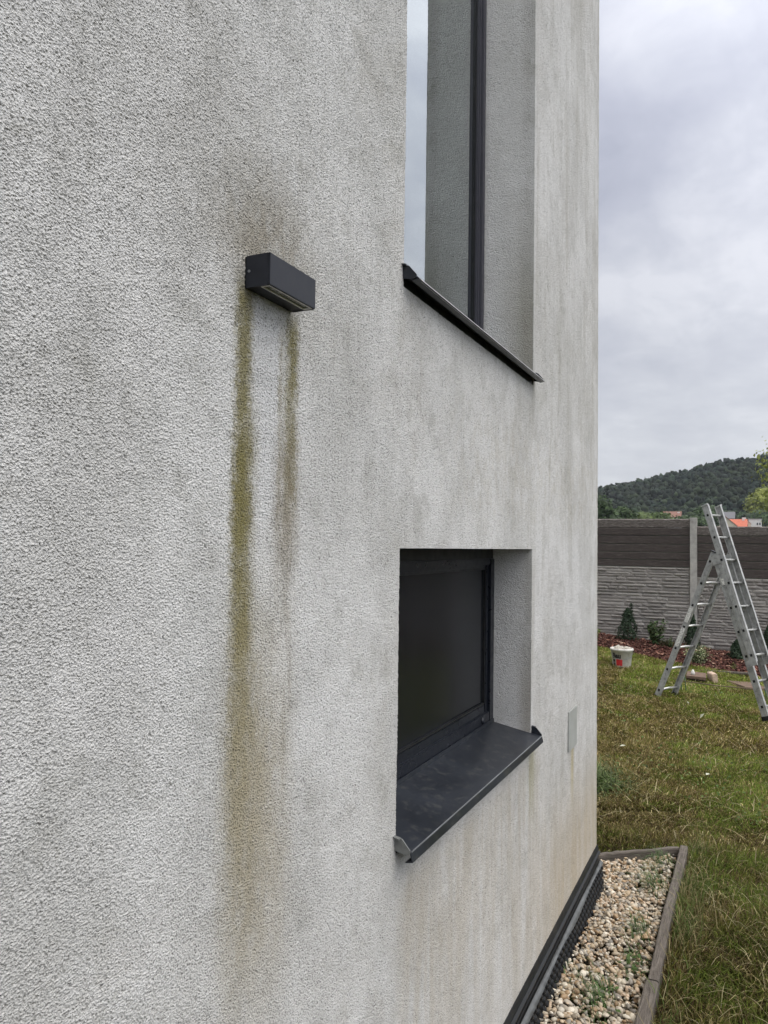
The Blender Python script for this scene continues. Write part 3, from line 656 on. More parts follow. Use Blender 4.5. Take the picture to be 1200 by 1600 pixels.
def leaves(P, r, size, cols, nrm=None, asp=0.5, droop=0.0):
    """folded four-triangle leaves with random facing"""
    n = len(P); R = rotmats(n, r); l = R[:, :, 0]; s_ = R[:, :, 1]; nn = R[:, :, 2]
    if nrm is not None:
        nn = nrm+0.6*r.normal(size=(n, 3)); nn /= np.linalg.norm(nn, axis=1)[:, None]
        l = np.cross(nn, r.normal(size=(n, 3))); l /= np.linalg.norm(l, axis=1)[:, None]; s_ = np.cross(nn, l)
    sz = size[:, None]
    V = np.stack([P-l*sz*0.5, P+s_*sz*asp*0.5+nn*sz*0.1, P-s_*sz*asp*0.5+nn*sz*0.1, P+l*sz*0.5-nn*sz*0.1*droop, P+l*sz*0.05], 1).reshape(-1, 3)
    b = (np.arange(n)*5)[:, None, None]; F = (np.array([[0, 4, 1], [4, 3, 1], [0, 2, 4], [4, 2, 3]])[None]+b).reshape(-1, 3)
    return V, F, np.repeat(cols, 5, 0)
def merge(parts):
    V, F, C = [], [], []; k = 0
    for v, f, c in parts: V.append(v); F.append(f+k); C.append(c); k += len(v)
    return np.concatenate(V), np.concatenate(F), np.concatenate(C)

# ------------------------------------------------------------------ lawn
def lawn_blades(x0, x1, y0, y1, dens, L0, wd, r):
    n = int((x1-x0)*(y1-y0)*dens); x = r.uniform(x0, x1, n); y = r.uniform(y0, y1, n)
    mul_edge = np.interp(y, [-3.5, 0, 0.6, 1.1, 1.5, 2.1, 4], [11.5, 11.7, 11.83, 11.87, 12.1, 12.28, 12.5])
    keep = (x < mul_edge-0.03) & ~((x < CX+0.03) & (y > 0.62)) & ~((x < 4.62) & (y > 0.312) & (x < 4.60-0.80*(y-0.36)+0.03))
    furrow = np.exp(-((x-(5.33-0.5*(y-0.7)))/0.05)**2)*(y > 0.4)*(y < 1.5); keep &= r.random(n) > furrow*0.9
    thin = fbm(x*2.5, y*2.5, 77); keep &= r.random(n) < 0.55+0.9*thin
    x, y = x[keep], y[keep]; n = len(x)
    g1 = fbm(x*0.9+3, y*0.9, 11); g2 = fbm(x*5, y*5, 21)
    green = sstep(0.44, 0.62, g1*0.62+g2*0.38+0.13*sstep(5.5, 8.5, x)-0.03)
    straw = r.random(n) < 0.20+0.30*(1-green)
    cg = np.array([0.100, 0.096, 0.017])*(1-green[:, None])+np.array([0.115, 0.155, 0.024])*green[:, None]
    cb = np.array([(0.125, 0.092, 0.036), (0.22, 0.18, 0.075), (0.070, 0.045, 0.020), (0.40, 0.34, 0.17)])[r.choice(4, n, p=[0.42, 0.27, 0.23, 0.08])]
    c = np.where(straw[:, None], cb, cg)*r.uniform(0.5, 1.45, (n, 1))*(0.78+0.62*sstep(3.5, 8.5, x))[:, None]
    mess = fbm(x*3.3, y*3.3, 31)
    az = (mess*9+r.normal(0, 1.0, n)); lean = np.clip(r.normal(0.62, 0.22, n)+0.25*straw, 0.05, 1.0)
    L = L0*r.uniform(0.5, 1.35, n)*(0.75+0.5*thin[keep])*np.where(straw, 1.1, 1.0)
    P = np.stack([x, y, yard_z(x, y)+0.002*r.random(n)+np.where(lean > 0.85, 0.018, 0)], 1)
    return blades(P, az, L, lean, wd*r.uniform(0.6, 1.5, n), c, r)
parts = [lawn_blades(1.8, 4.75, -1.1, 0.312, 16000, 0.065, 0.0026, rng),
         lawn_blades(3.92, 4.75, 0.312, 1.5, 9000, 0.06, 0.0028, rng),
         lawn_blades(4.75, 7.5, -0.9, 1.6, 16000, 0.046, 0.0032, rng),
         lawn_blades(7.5, 12.4, -1.0, 2.5, 8500, 0.045, 0.0044, rng),
         lawn_blades(4.0, 12.5, 2.5, 7.5, 2600, 0.055, 0.006, rng),
         lawn_blades(4.0, 7.5, 1.6, 2.5, 3500, 0.055, 0.005, rng),
         lawn_blades(4.75, 12.3, -1.12, -0.9, 7000, 0.055, 0.0045, rng),
         lawn_blades(-2.0, 12.3, -2.6, -1.1, 4500, 0.06, 0.005, rng), lawn_blades(-2.0, 12.3, -6.5, -2.6, 1500, 0.065, 0.008, rng)]
# longer tufts beside the edging board
n = 2300; x = rng.uniform(1.8, 4.7, n)+0.0; x = x[rng.random(n) < sstep(0.38, 0.62, fbm(x*3, x*0, 6))+0.15]; n = len(x); y = 0.305-np.abs(rng.normal(0, 0.06, n))
L = rng.uniform(0.06, 0.16, n); c = np.array([0.085, 0.115, 0.032])*rng.uniform(0.6, 1.4, (n, 1))
c = np.where(rng.random(n)[:, None] < 0.3, np.array([0.26, 0.22, 0.11])*rng.uniform(0.7, 1.2, (n, 1)), c)
parts.append(blades(np.stack([x, y, yard_z(x, y)], 1), rng.uniform(-2.6, 1.2, n), L, np.clip(rng.normal(0.5, 0.26, n), 0.05, 0.98), rng.uniform(0.002, 0.0042, n), c, rng))
# scattered long straws, lying
n = 1500; x = rng.uniform(4.8, 11.5, n); y = rng.uniform(-0.9, 2.2, n); c = np.array([0.38, 0.33, 0.19])*rng.uniform(0.55, 1.15, (n, 1))
parts.append(blades(np.stack([x, y, yard_z(x, y)+0.03], 1), rng.uniform(0, 6.28, n), rng.uniform(0.07, 0.2, n), np.clip(rng.normal(0.93, 0.07, n), 0, 1), rng.uniform(0.0025, 0.005, n), c, rng, 0.1))
n = 700; x = rng.uniform(2.0, 4.8, n); y = rng.uniform(-0.9, 0.3, n); c = np.array([0.34, 0.30, 0.17])*rng.uniform(0.55, 1.15, (n, 1))
parts.append(blades(np.stack([x, y, yard_z(x, y)+0.03], 1), rng.uniform(0, 6.28, n), rng.uniform(0.06, 0.16, n), np.clip(rng.normal(0.9, 0.1, n), 0, 1), rng.uniform(0.0016, 0.003, n), c, rng, 0.2))
# broad clover and weed leaves in the sward
n = 5200; x = rng.uniform(4.8, 11.6, n); y = rng.uniform(-0.9, 2.2, n); k = fbm(x*1.7, y*1.7, 51) > 0.53; x, y = x[k], y[k]; n = len(x)
parts.append(leaves(np.stack([x, y, yard_z(x, y)+rng.uniform(0.015, 0.05, n)], 1), rng, rng.uniform(0.012, 0.03, n), np.array([0.10, 0.155, 0.05])*rng.uniform(0.6, 1.5, (n, 1)), np.tile([0, 0, 1.0], (n, 1)), 0.8))
V, F, C = merge(parts)
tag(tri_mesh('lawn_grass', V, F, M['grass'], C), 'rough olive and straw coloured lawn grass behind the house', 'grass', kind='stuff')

# ------------------------------------------------------------------ mulch bed
def mulch_z(X, Y):
    edge = np.interp(Y, [-3.5, 0, 0.6, 1.1, 1.5, 2.1, 4], [11.5, 11.7, 11.83, 11.87, 12.1, 12.28, 12.5])
    return yard_z(np.minimum(X, 13.2), Y)+0.10*sstep(0, 0.7, X-edge)-0.012*(X < edge)+0.03*(fbm(X*3, Y*3, 8)-0.5)*sstep(0, 0.2, X-edge)
grid_mesh('mulch_bed_ground', np.arange(11.4, 13.6, 0.05), np.arange(-7.0, 8.0, 0.06), lambda X, Y: np.where(X < np.interp(Y, [-3.5, 0, 0.6, 1.1, 1.5, 2.1, 4], [11.5, 11.7, 11.83, 11.87, 12.1, 12.28, 12.5]), yard_z(X, Y)-0.03, mulch_z(X, Y)), M['mulch_soil'])
n = 15000; x = rng.uniform(11.45, 13.17, n); y = np.concatenate([rng.uniform(-1.2, 3.0, 12000), rng.uniform(-6.8, 7.8, 3000)])
ed = np.interp(y, [-3.5, 0, 0.6, 1.1, 1.5, 2.1, 4], [11.5, 11.7, 11.83, 11.87, 12.1, 12.28, 12.5]); k = x > ed+rng.normal(0, 0.05, n); x, y = x[k], y[k]; n = len(x)
cube = (np.array([(i, j, l) for i in (-1, 1) for j in (-1, 1) for l in (-1, 1)], float), np.array([[0, 1, 3], [0, 3, 2], [4, 6, 7], [4, 7, 5], [0, 4, 5], [0, 5, 1], [2, 3, 7], [2, 7, 6], [0, 2, 6], [0, 6, 4], [1, 5, 7], [1, 7, 3]]))
pal = np.array([(0.085, 0.036, 0.028), (0.125, 0.052, 0.041), (0.05, 0.022, 0.018), (0.24, 0.12, 0.085), (0.10, 0.05, 0.038), (0.42, 0.27, 0.20)])
cols = pal[rng.choice(6, n, p=[0.3, 0.22, 0.24, 0.1, 0.11, 0.03])]*rng.uniform(0.7, 1.3, (n, 1))
V, F, C = scatter(np.stack([x, y, mulch_z(x, y)+rng.uniform(0, 0.03, n)], 1), np.stack([rng.uniform(0.012, 0.034, n), rng.uniform(0.006, 0.015, n), rng.uniform(0.002, 0.006, n)], 1), cube, yawtilt(n, rng, 0.4), cols, 0.12, rng)
tag(tri_mesh('bark_mulch', V, F, M['chip'], C), 'red brown bark mulch spread along the fence', 'bark mulch', kind='stuff')

# ------------------------------------------------------------------ concrete fence
fence = empty('concrete_fence', (FENCE_X, 0.8, 0.2)); tag(fence, 'concrete panel fence, dark board pattern above grey ledge stone pattern', 'fence')
stone_me = []
for v_ in range(6):
    r = np.random.default_rng(40+v_); bv, bf = [], []
    nseg = 9; ys_ = np.linspace(-0.5, 0.5, nseg); b = MB(); vs = []
    for i, yq in enumerate(ys_):
        e = 1.0-0.75*max(0, abs(yq)*2-0.86)/0.14; top = 0.5+0.10*r.normal(); bot = -0.5+0.10*r.normal(); o_ = (0.7+0.4*r.random())*e
        vs += [(0, yq, 0.52), (-o_*0.9, yq, top*0.82), (-o_, yq, 0.1*r.normal()), (-o_*0.45, yq, bot*0.85), (0, yq, -0.52)]
    fs = [(i*5+j_, i*5+j_+1, i*5+j_+6, i*5+j_+5) for i in range(nseg-1) for j_ in range(4)]+[(4, 3, 2, 1, 0), tuple((nseg-1)*5+q_ for q_ in range(5))]
    me = bpy.data.meshes.new('ledge_stone'); me.from_pydata(vs, [], fs); me.materials.append(M['stone']); fix_normals(me); stone_me.append(me)
bays = [(0.86, 2.76, 2.241, 1.464, True), (-1.2, 0.755, 2.122, 1.322, True), (2.86, 4.8, 2.30, 1.52, False), (-3.2, -1.3, 2.05, 1.25, False), (-5.2, -3.3, 2.0, 1.2, False), (-7.2, -5.3, 1.95, 1.15, False), (4.9, 6.8, 2.36, 1.58, False), (6.9, 8.8, 2.42, 1.64, False)]
random.seed(5)
for y0, y1, zt, zm, near in bays:
    # dark boards
    nb = 6; hs = [0.145, 0.125, 0.14, 0.13, 0.12, zt-zm-0.66]; z = zt
    for i, h_ in enumerate(hs):
        off = random.choice([0, 0.004, 0.008]); b = MB(); wob = []
        nseg = 30
        vs = []
        for s_ in range(nseg+1):
            yq = y0+(y1-y0)*s_/nseg; e = random.uniform(0, 0.005)+(random.uniform(0, 0.012) if i == 0 else 0)
            vs += [(FENCE_X+0.045, yq, z-h_), (FENCE_X+off+0.004, yq, z-h_+0.002), (FENCE_X+off, yq, z-h_+0.010), (FENCE_X+off-random.uniform(0, 0.003), yq, z-0.010-e), (FENCE_X+off+0.008, yq, z-0.002-e), (FENCE_X+0.045, yq, z-0.002)]
        fs = [(s_*6+q_, (s_+1)*6+q_, (s_+1)*6+(q_+1) % 6, s_*6+(q_+1) % 6) for s_ in range(nseg) for q_ in range(6)]+[tuple(range(6)), tuple(nseg*6+q_ for q_ in range(5, -1, -1))]
        b.add(vs, fs); b.build('board', M['board_top'] if i == 0 else M['boards'], fence); z -= h_
    # grey panels with their ledge stones
    pz = [zm-0.004, zm-0.43, zm-0.86, zm-1.40]
    rest = MB()
    for a_, b_ in zip(pz[:-1], pz[1:]):
        pn = MB().box(FENCE_X+0.012, FENCE_X+0.05, y0, y1, b_+0.004, a_).build('panel', M['stone'], fence)
        z = a_-0.004
        while z > b_+0.03:
            hh = random.uniform(0.034, 0.062); hh = min(hh, z-b_-0.004)
            y = y0+0.004
            while y < y1-0.02:
                L = min(random.uniform(0.14, 0.52), y1-0.004-y)
                if near and z > 0.05:
                    o = bpy.data.objects.new('stone', random.choice(stone_me)); COL.objects.link(o)
                    o.location = (FENCE_X+0.0125, y+L/2, z-hh/2); o.scale = (random.uniform(0.012, 0.030), L*0.985*random.choice((-1, 1)), hh*0.94)
                    attach(o, pn)
                elif z > 0.05:
                    me = random.choice(stone_me); sx = random.uniform(0.012, 0.03)
                    rest.add([(FENCE_X+0.0125+v.co.x*sx, y+L/2+v.co.y*L*0.985, z-hh/2+v.co.z*hh*0.94) for v in me.vertices], [tuple(p.vertices) for p in me.polygons])
                y += L
            z -= hh
    if rest.v: rest.build('stone_relief', M['stone'], fence)['kind'] = 'stuff'
for y, zt in ((0.808, 2.256), (2.81, 2.31), (4.85, 2.36), (-1.25, 2.12), (-3.25, 2.05), (-5.25, 2.0), (-7.25, 1.95), (6.85, 2.42), (8.85, 2.48)):
    MB().box(FENCE_X-0.035, FENCE_X+0.075, y-0.052, y+0.052, -0.2, zt, 0.006).build('post', M['concrete_post'], fence)

# ------------------------------------------------------------------ ladder
lad = empty('folding_ladder', (9.1, 0.4, 0.03)); tag(lad, 'grey aluminium combination ladder standing spread like an A on the lawn', 'ladder')
A0, A6 = Vector((8.773, -0.102, 0.182)), Vector((9.045, 0.325, 1.631)); B0, B6 = Vector((8.792, -0.006, 0.688)), Vector((9.135, 0.414, 2.127))
L0, L6 = Vector((9.432, 0.945, 0.150)), Vector((9.277, 0.398, 1.626))
Wd = Vector((0.86, -0.51, 0)).normalized()
def section(p0, p6, wdt, ext0, ext1, n0, n1, rm='alu', hingeplates=False, webw=0.036, curved=False, offn=0.0, fl=1):
    d = (p6-p0); step = d/6; u = d.normalized(); nrm = u.cross(Wd).normalized(); base = p0+nrm*offn
    for side in (0, 1):
        o = base+Wd*wdt*side; a = o-u*ext0; b_ = o+step*6+u*ext1; c = (a+b_)/2; hl = (b_-a)/2
        m_ = MB(); sgn = 1 if side == 0 else -1
        m_.obox(c, hl, nrm*webw, Wd*0.0015)                               # web
        for e in (-1, 1): m_.obox(c+nrm*e*(webw-0.0012)+Wd*sgn*0.0125, hl, nrm*0.0016, Wd*0.0125)   # flanges
        for e in (-0.4, 0.4): m_.obox(c+nrm*e*webw-Wd*sgn*0.0022, hl, nrm*0.0022, Wd*0.0012)
        m_.build('rail', M['alu'], lad)
        for k in range(n0, n1+1):
            q_ = o+step*k; MB().obox(q_-Wd*sgn*0.0032, u*0.0125, nrm*0.0125, Wd*0.0012).build('rung_socket', M['dark_hole'], lad)
    for k in range(n0, n1+1):
        q_ = base+step*k
        MB().tube([q_+Wd*0.004, q_+Wd*wdt*0.5+(Vector((0, 0, 0.008)) if curved else Vector()), q_+Wd*(wdt-0.004)], 0.0125, 8).build('rung', M[rm], lad, smooth=True)
    return nrm, u
WL, WR = 0.34, 0.235
nA, uA = section(A0, A6, WR, 0.11, 0.03, 0, 6)
nB, uB = section(B0+nA*0.0, B6, WR+0.02, 0.07, 0.115, 0, 6)
nL, uL = section(L0, L6, WL, 0.085, 0.11, 0, 6, 'alu_bright', webw=0.031, curved=True)
for o, u, s_ in ((A0, uA, WR), (L0, uL, WL)):
    for k in (0, 1):
        p = o-u*(0.115 if o is A0 else 0.09)+Wd*s_*k
        MB().obox(p, u*0.022, (nA if o is A0 else nL)*0.038, Wd*0.011).build('rubber_foot', M['black_plastic'], lad)
# hinge plates and guide brackets at the apex
for k in (0, 1):
    p = A6+Wd*(0.235*k)+uA*0.02
    MB().obox(p-Wd*0.008, uA*0.055, nA*0.045, Wd*0.003).build('hinge_plate', M['alu'], lad)
    q_ = L6+Wd*(0.34*k)+uL*0.115
    MB().obox(q_, uL*0.006, nL*0.035, Wd*0.018).build('rail_cap', M['black_plastic'], lad)
    t_ = B6+uB*0.118+Wd*0.255*k
    MB().obox(t_, uB*0.005, nB*0.036, Wd*0.014).build('rail_cap', M['alu_bright'], lad)
    g_ = B0+uB*0.0-uB*0.075+Wd*0.255*k; MB().obox(g_+nB*0.02, uB*0.03, nB*0.055, Wd*0.006).build('guide_bracket', M['alu'], lad)
for (t0, t1) in ((3.22, 3.92), (2.1, 2.95)):
    c = L0+(L6-L0)/6*((t0+t1)/2); hl = (L6-L0)/6*((t1-t0)/2)
    MB().obox(c-Wd*0.0050, hl, nL*0.024, Wd*0.0008).build('label_sticker', M['sticker'], lad)
c = A0+(A6-A0)/6*5.1; MB().obox(c-Wd*0.0046, uA*0.035, nA*0.016, Wd*0.0008).build('label_sticker', M['sticker'], lad)

# ------------------------------------------------------------------ bucket with rubble
bx, by, bz = 10.95, 1.575, 0.158
bk = empty('paint_bucket', (bx, by, bz)); bk.scale = (0.93,)*3; tag(bk, 'white plastic bucket with dark and red print standing on the lawn', 'bucket')
b = MB(); b.lathe([(0.0, 0.0), (0.122, 0.0), (0.126, 0.006), (0.150, 0.236), (0.160, 0.238), (0.165, 0.244), (0.166, 0.262), (0.160, 0.272), (0.152, 0.270), (0.147, 0.240), (0.121, 0.010), (0.0, 0.010)], (0, 0, 0), 40)
b.build('bucket_body', M['white_paint'], bk, smooth=True, local=True)
phi0 = math.atan2(-by, -bx)     # faces the camera
def on_cone(a, z, off=0.0012):
    rr = 0.1262+(0.150-0.1262)*(z-0.006)/0.230+off; return (rr*math.cos(phi0+a), rr*math.sin(phi0+a), z)
def decal(quads, name, m, thick=0.0012):
    b = MB()
    for (a0, a1, z0, z1) in quads:
        ns = max(int(abs(a1-a0)/0.06), 1); vs = []
        for i in range(ns+1):
            a = a0+(a1-a0)*i/ns; vs += [on_cone(a, z0, 0), on_cone(a, z1, 0), on_cone(a, z1, thick), on_cone(a, z0, thick)]
        fs = [(i*4+q_, i*4+(q_+1) % 4, i*4+4+(q_+1) % 4, i*4+4+q_) for i in range(ns) for q_ in range(4)]+[(0, 1, 2, 3), (ns*4+3, ns*4+2, ns*4+1, ns*4)]
        b.add(vs, fs)
    return b.build(name, m, bk, local=True)
def text_on(txt, size, a_left, z_base, squeeze=1.0, bold=0.006):
    cu_ = bpy.data.curves.new('lettering', 'FONT'); cu_.body = txt; cu_.size = size; cu_.offset = bold; cu_.resolution_u = 3
    to = bpy.data.objects.new('lettering', cu_); COL.objects.link(to); bpy.context.view_layer.update()
    me = bpy.data.meshes.new_from_object(to.evaluated_get(bpy.context.evaluated_depsgraph_get()))
    COL.objects.unlink(to); bpy.data.objects.remove(to)
    vs = [v.co.copy() for v in me.vertices]; fs = [tuple(p.vertices) for p in me.polygons]; bpy.data.meshes.remove(me)
    b = MB(); b.add([on_cone(a_left+v.x*squeeze/0.135, z_base+v.y, 0.0014) for v in vs], fs)
    b.build('lettering', M['ink'], bk, local=True)
# positive angle runs to the right as seen from the camera
text_on('Bau', 0.098, -1.02, 0.138, 0.86)
text_on('m', 0.062, -1.02, 0.086, 0.8); text_on('it', 0.062, -1.00, 0.030, 0.9)
decal([(-0.60, 0.06, 0.030, 0.122)], 'print_block', M['red'])
b = MB(); b.tube([on_cone(-1.75+0.1*i, 0.225-0.105*math.sin(math.pi*i/35), 0.006) for i in range(36)], 0.0022, 6); b.build('bucket_handle', M['sill_edge'], bk, local=True, smooth=True)
for i, (px, py, s_, lab) in enumerate(((-0.03, 0.035, 0.075, 'largest pale lump of rubble heaped in the bucket'), (0.05, -0.055, 0.065, 'flat grey lump of rubble at the right side of the bucket'), (0.07, 0.07, 0.055, 'small lump of rubble at the back of the bucket'))):
    V0, F0 = ico(3); r = np.random.default_rng(60+i)
    n_ = fbm(V0[:, 0]*2.3+5*i, V0[:, 1]*2.3+V0[:, 2]*3, 60+i)
    Vv = V0*(0.6+0.8*n_)[:, None]*np.array([1, 0.9, 0.75])*s_; Vv[:, 2] = np.round(Vv[:, 2]/0.02)*0.008+Vv[:, 2]*0.6
    o = tri_mesh('rubble_lump', Vv+np.array([bx+px, by+py, bz+0.226+0.012*(i == 0)]), F0, M['rubble']); tag(o, lab, 'rubble', 'rubble in the bucket')
b = MB(); b.lathe([(0.0, 0.225), (0.1475, 0.225), (0.1475, 0.229), (0.0, 0.231)], (0, 0, 0), 24); b.build('fill', M['rubble'], bk, local=True)

# ------------------------------------------------------------------ planting
def plant(name, label, cat, loc, foliage, stems, group=None):
    p = empty(name, loc); tag(p, label, cat, group)
    V, F, C = foliage; o = tri_mesh('foliage', V, F, M['leaf'], C, parent=p, local=True)
    if stems: stems.build('stem', M['bark'], p, local=True, smooth=True)
    return p
def conifer(name, label, loc, h, rw, seed, lean=0.0, second=True, col=(0.030, 0.050, 0.028), n=2600):
    r = np.random.default_rng(seed); t = r.uniform(0.03, 1, n)**0.85; a = r.uniform(0, 6.283, n)
    lobes = 1+0.22*np.sin(a*3+t*9+seed)+0.12*np.sin(a*7+t*17)
    rad_ = rw*(1-t*0.97)**0.75*np.minimum(1, 0.55+t*3)*lobes*r.uniform(0.35, 1.0, n)**0.5
    P = np.stack([rad_*np.cos(a)+lean*t*h, rad_*np.sin(a), t*h*0.86], 1)
    if second:                                    # narrow leading shoot
        k = r.random(n) < 0.06; s_ = r.uniform(0.6, 1.0, k.sum()); P[k] = np.stack([r.normal(0, 0.014, k.sum())+lean*h, -0.055+r.normal(0, 0.014, k.sum()), s_*h], 1)
    cols = np.array(col)*r.uniform(0.55, 1.7, (n, 1)); N_ = np.stack([np.cos(a), np.sin(a), np.full(n, 0.7)], 1)
    V, F, C = leaves(P, r, r.uniform(0.022, 0.045, n), cols, N_, 0.42)
    st = MB().tube([(0, 0, -0.03), (lean*h*0.5, 0, h*0.5), (lean*h, 0, h*0.8)], [0.014, 0.010, 0.004], 6)
    return plant(name, label, 'conifer', loc, (V, F, C), st)
def shrub(name, label, loc, h, rw, n, size, pal, seed, cat='shrub', asp=0.42, upright=False):
    r = np.random.default_rng(seed); pts = []; st = MB(); nrm = []; ns = max(5, int(n/45))
    for i in range(ns):
        a = r.uniform(0, 6.283); q_ = r.uniform(0.15, 1)**0.7; L = h*r.uniform(0.6, 1.0)*(1 if upright else (1-0.35*q_))
        tip = np.array([rw*q_*math.cos(a), rw*q_*math.sin(a), L]); base = tip*np.array([0.15, 0.15, 0])
        st.tube([base, base*0.5+tip*0.5+np.array([0, 0, 0.02]), tip], [0.006, 0.004, 0.002], 5)
        m_ = n//ns; t = r.uniform(0.12, 1.0, m_)[:, None]
        pp = base+(tip-base)*t+r.normal(0, rw*0.13, (m_, 3)); pp[:, 2] = np.abs(pp[:, 2])+0.01; pts.append(pp)
        nrm.append(np.tile([0.4*math.cos(a), 0.4*math.sin(a), 0.9], (m_, 1)))
    P = np.concatenate(pts); pal = np.array(pal); cols = pal[r.integers(0, len(pal), len(P))]*r.uniform(0.6, 1.45, (len(P), 1))
    return plant(name, label, cat, loc, leaves(P, r, size*r.uniform(0.6, 1.3, len(P)), cols, np.concatenate(nrm), asp), st)
def mz(x, y): return float(mulch_z(np.array(x), np.array(y)))
conifer('dwarf_conifer', 'dark pointed dwarf conifer in the mulch behind the white bucket', (12.85, 1.76, mz(12.85, 1.76)), 0.60, 0.20, 1, 0.0)
conifer('dwarf_conifer', 'tall narrow dark conifer seen through the left legs of the ladder', (12.75, 0.80, mz(12.75, 0.80)), 0.66, 0.13, 2, 0.0, False)
conifer('dwarf_conifer', 'low dark conifer just left of the ladder front rails', (12.45, 0.17, mz(12.45, 0.17)), 0.34, 0.16, 3, 0.0, False)
conifer('dwarf_conifer', 'dark conifer to the right of the ladder at the photo edge', (12.75, -0.24, mz(12.75, -0.24)), 0.62, 0.17, 4, 0.0, True)
shrub('laurel_shrub', 'glossy green upright laurel between bucket and ladder', (12.70, 1.32, mz(12.7, 1.32)), 0.42, 0.16, 620, 0.060, [(0.045, 0.085, 0.03), (0.075, 0.12, 0.045), (0.03, 0.055, 0.022), (0.13, 0.17, 0.08)], 11, upright=True)
shrub('low_shrub', 'small dull green shrub at the foot of the laurel', (12.62, 1.10, mz(12.62, 1.10)), 0.17, 0.15, 420, 0.035, [(0.05, 0.075, 0.03), (0.08, 0.10, 0.04)], 12)
shrub('variegated_shrub', 'cream and green variegated shrub behind the ladder left legs', (12.05, 0.68, mz(12.05, 0.68)), 0.30, 0.19, 1100, 0.040, [(0.34, 0.36, 0.20), (0.11, 0.15, 0.06), (0.42, 0.43, 0.28), (0.08, 0.12, 0.04)], 13)
shrub('yellow_green_shrub', 'light yellow green shrub partly hidden by the house corner', (12.15, 2.22, mz(12.15, 2.22)), 0.38, 0.19, 900, 0.045, [(0.15, 0.20, 0.05), (0.22, 0.27, 0.08), (0.09, 0.13, 0.035)], 14)
shrub('young_sapling', 'tiny pale leafed seedling alone in the mulch', (11.95, 0.22, mz(11.95, 0.22)), 0.14, 0.05, 26, 0.07, [(0.18, 0.17, 0.07), (0.13, 0.13, 0.05)], 15, 'seedling')
# pulled weeds lying by the house corner
r = np.random.default_rng(31); n = 900; c0 = np.array([5.82, 1.04]); q_ = r.normal(0, 1, (n, 2))*np.array([0.26, 0.13])
P = np.stack([c0[0]+q_[:, 0], c0[1]+q_[:, 1], 0.012+0.11*np.exp(-(q_**2/np.array([0.07, 0.02])).sum(1))*r.random(n)], 1)
V, F, C = merge([leaves(P, r, r.uniform(0.03, 0.10, n), np.array([0.060, 0.095, 0.028])*r.uniform(0.4, 1.9, (n, 1)), np.tile([0, 0, 1.0], (n, 1)), 0.4),
                 blades(P[:500]+[0, 0, 0.01], r.uniform(0, 6.28, 500), r.uniform(0.08, 0.24, 500), np.clip(r.normal(0.85, 0.12, 500), 0, 1), r.uniform(0.003, 0.007, 500), np.array([0.10, 0.13, 0.045])*r.uniform(0.4, 1.7, (500, 1)), r, 0.15)])
tag(tri_mesh('weed_heap', V, F, M['leaf'], C), 'wilting heap of pulled green weeds on the lawn past the house corner', 'weed heap', kind='stuff')
# grass growing through the gravel
for i, (x, y, nb_, L, lab) in enumerate(((4.05, 0.42, 90, 0.15, 'fine green grass tuft bent over the far part of the gravel'), (3.55, 0.43, 70, 0.11, 'green grass tuft in the gravel beside the board joint'), (2.98, 0.50, 120, 0.10, 'dark green weedy tuft at the near end of the gravel'), (4.35, 0.42, 60, 0.16, 'thin long grass blades by the far gravel corner'), (3.02, 0.60, 35, 0.10, 'sparse long blades in the gravel near the black membrane'), (3.30, 0.42, 60, 0.06, 'low mossy weed against the near edging board'))):
    r = np.random.default_rng(80+i); P = np.stack([x+r.normal(0, 0.075, nb_), y+r.normal(0, 0.028, nb_), np.full(nb_, 0.105)], 1)
    V, F, C = blades(P, r.uniform(0.4, 3.4, nb_), L*r.uniform(0.5, 1.3, nb_), np.clip(r.normal(0.72, 0.16, nb_), 0.1, 1), r.uniform(0.0014, 0.003, nb_), np.array([0.075, 0.12, 0.045])*r.uniform(0.6, 1.6, (nb_, 1)), r)
    if i in (2, 5):
        Pl = P[:60].copy(); Pl[:, 2] += r.uniform(0.0, 0.02, len(Pl)); V, F, C = merge([(V, F, C), leaves(Pl, r, r.uniform(0.012, 0.03, len(Pl)), np.array([0.07, 0.11, 0.035])*r.uniform(0.6, 1.4, (len(Pl), 1)), np.tile([0, 0, 1.0], (len(Pl), 1)), 0.6)])
    tag(tri_mesh('grass_tuft', V, F, M['grass'], C), lab, 'grass tuft', 'tufts growing in the gravel')
# single pale leaves on the lawn
for i, (x, y, s_, lab) in enumerate(((7.05, 1.005, 0.055, 'white leaf lying on the lawn nearest the house corner'), (6.48, 0.30, 0.06, 'pale grey leaf on the lawn right of the weed heap'), (8.60, 0.45, 0.07, 'whitish curled leaf on the lawn below the ladder'), (9.15, 0.62, 0.05, 'pale leaf on the lawn between the ladder legs'))):
    V, F, C = leaves(np.array([[x, y, float(yard_z(x, y))+0.05]]), np.random.default_rng(90+i), np.array([s_]), np.array([[0.55, 0.56, 0.44]]), np.array([[-0.4, 0, 1.0]]), 0.5)
    tag(tri_mesh('fallen_leaf', V, F, M['leaf'], C), lab, 'fallen leaf', 'pale leaves on the lawn')

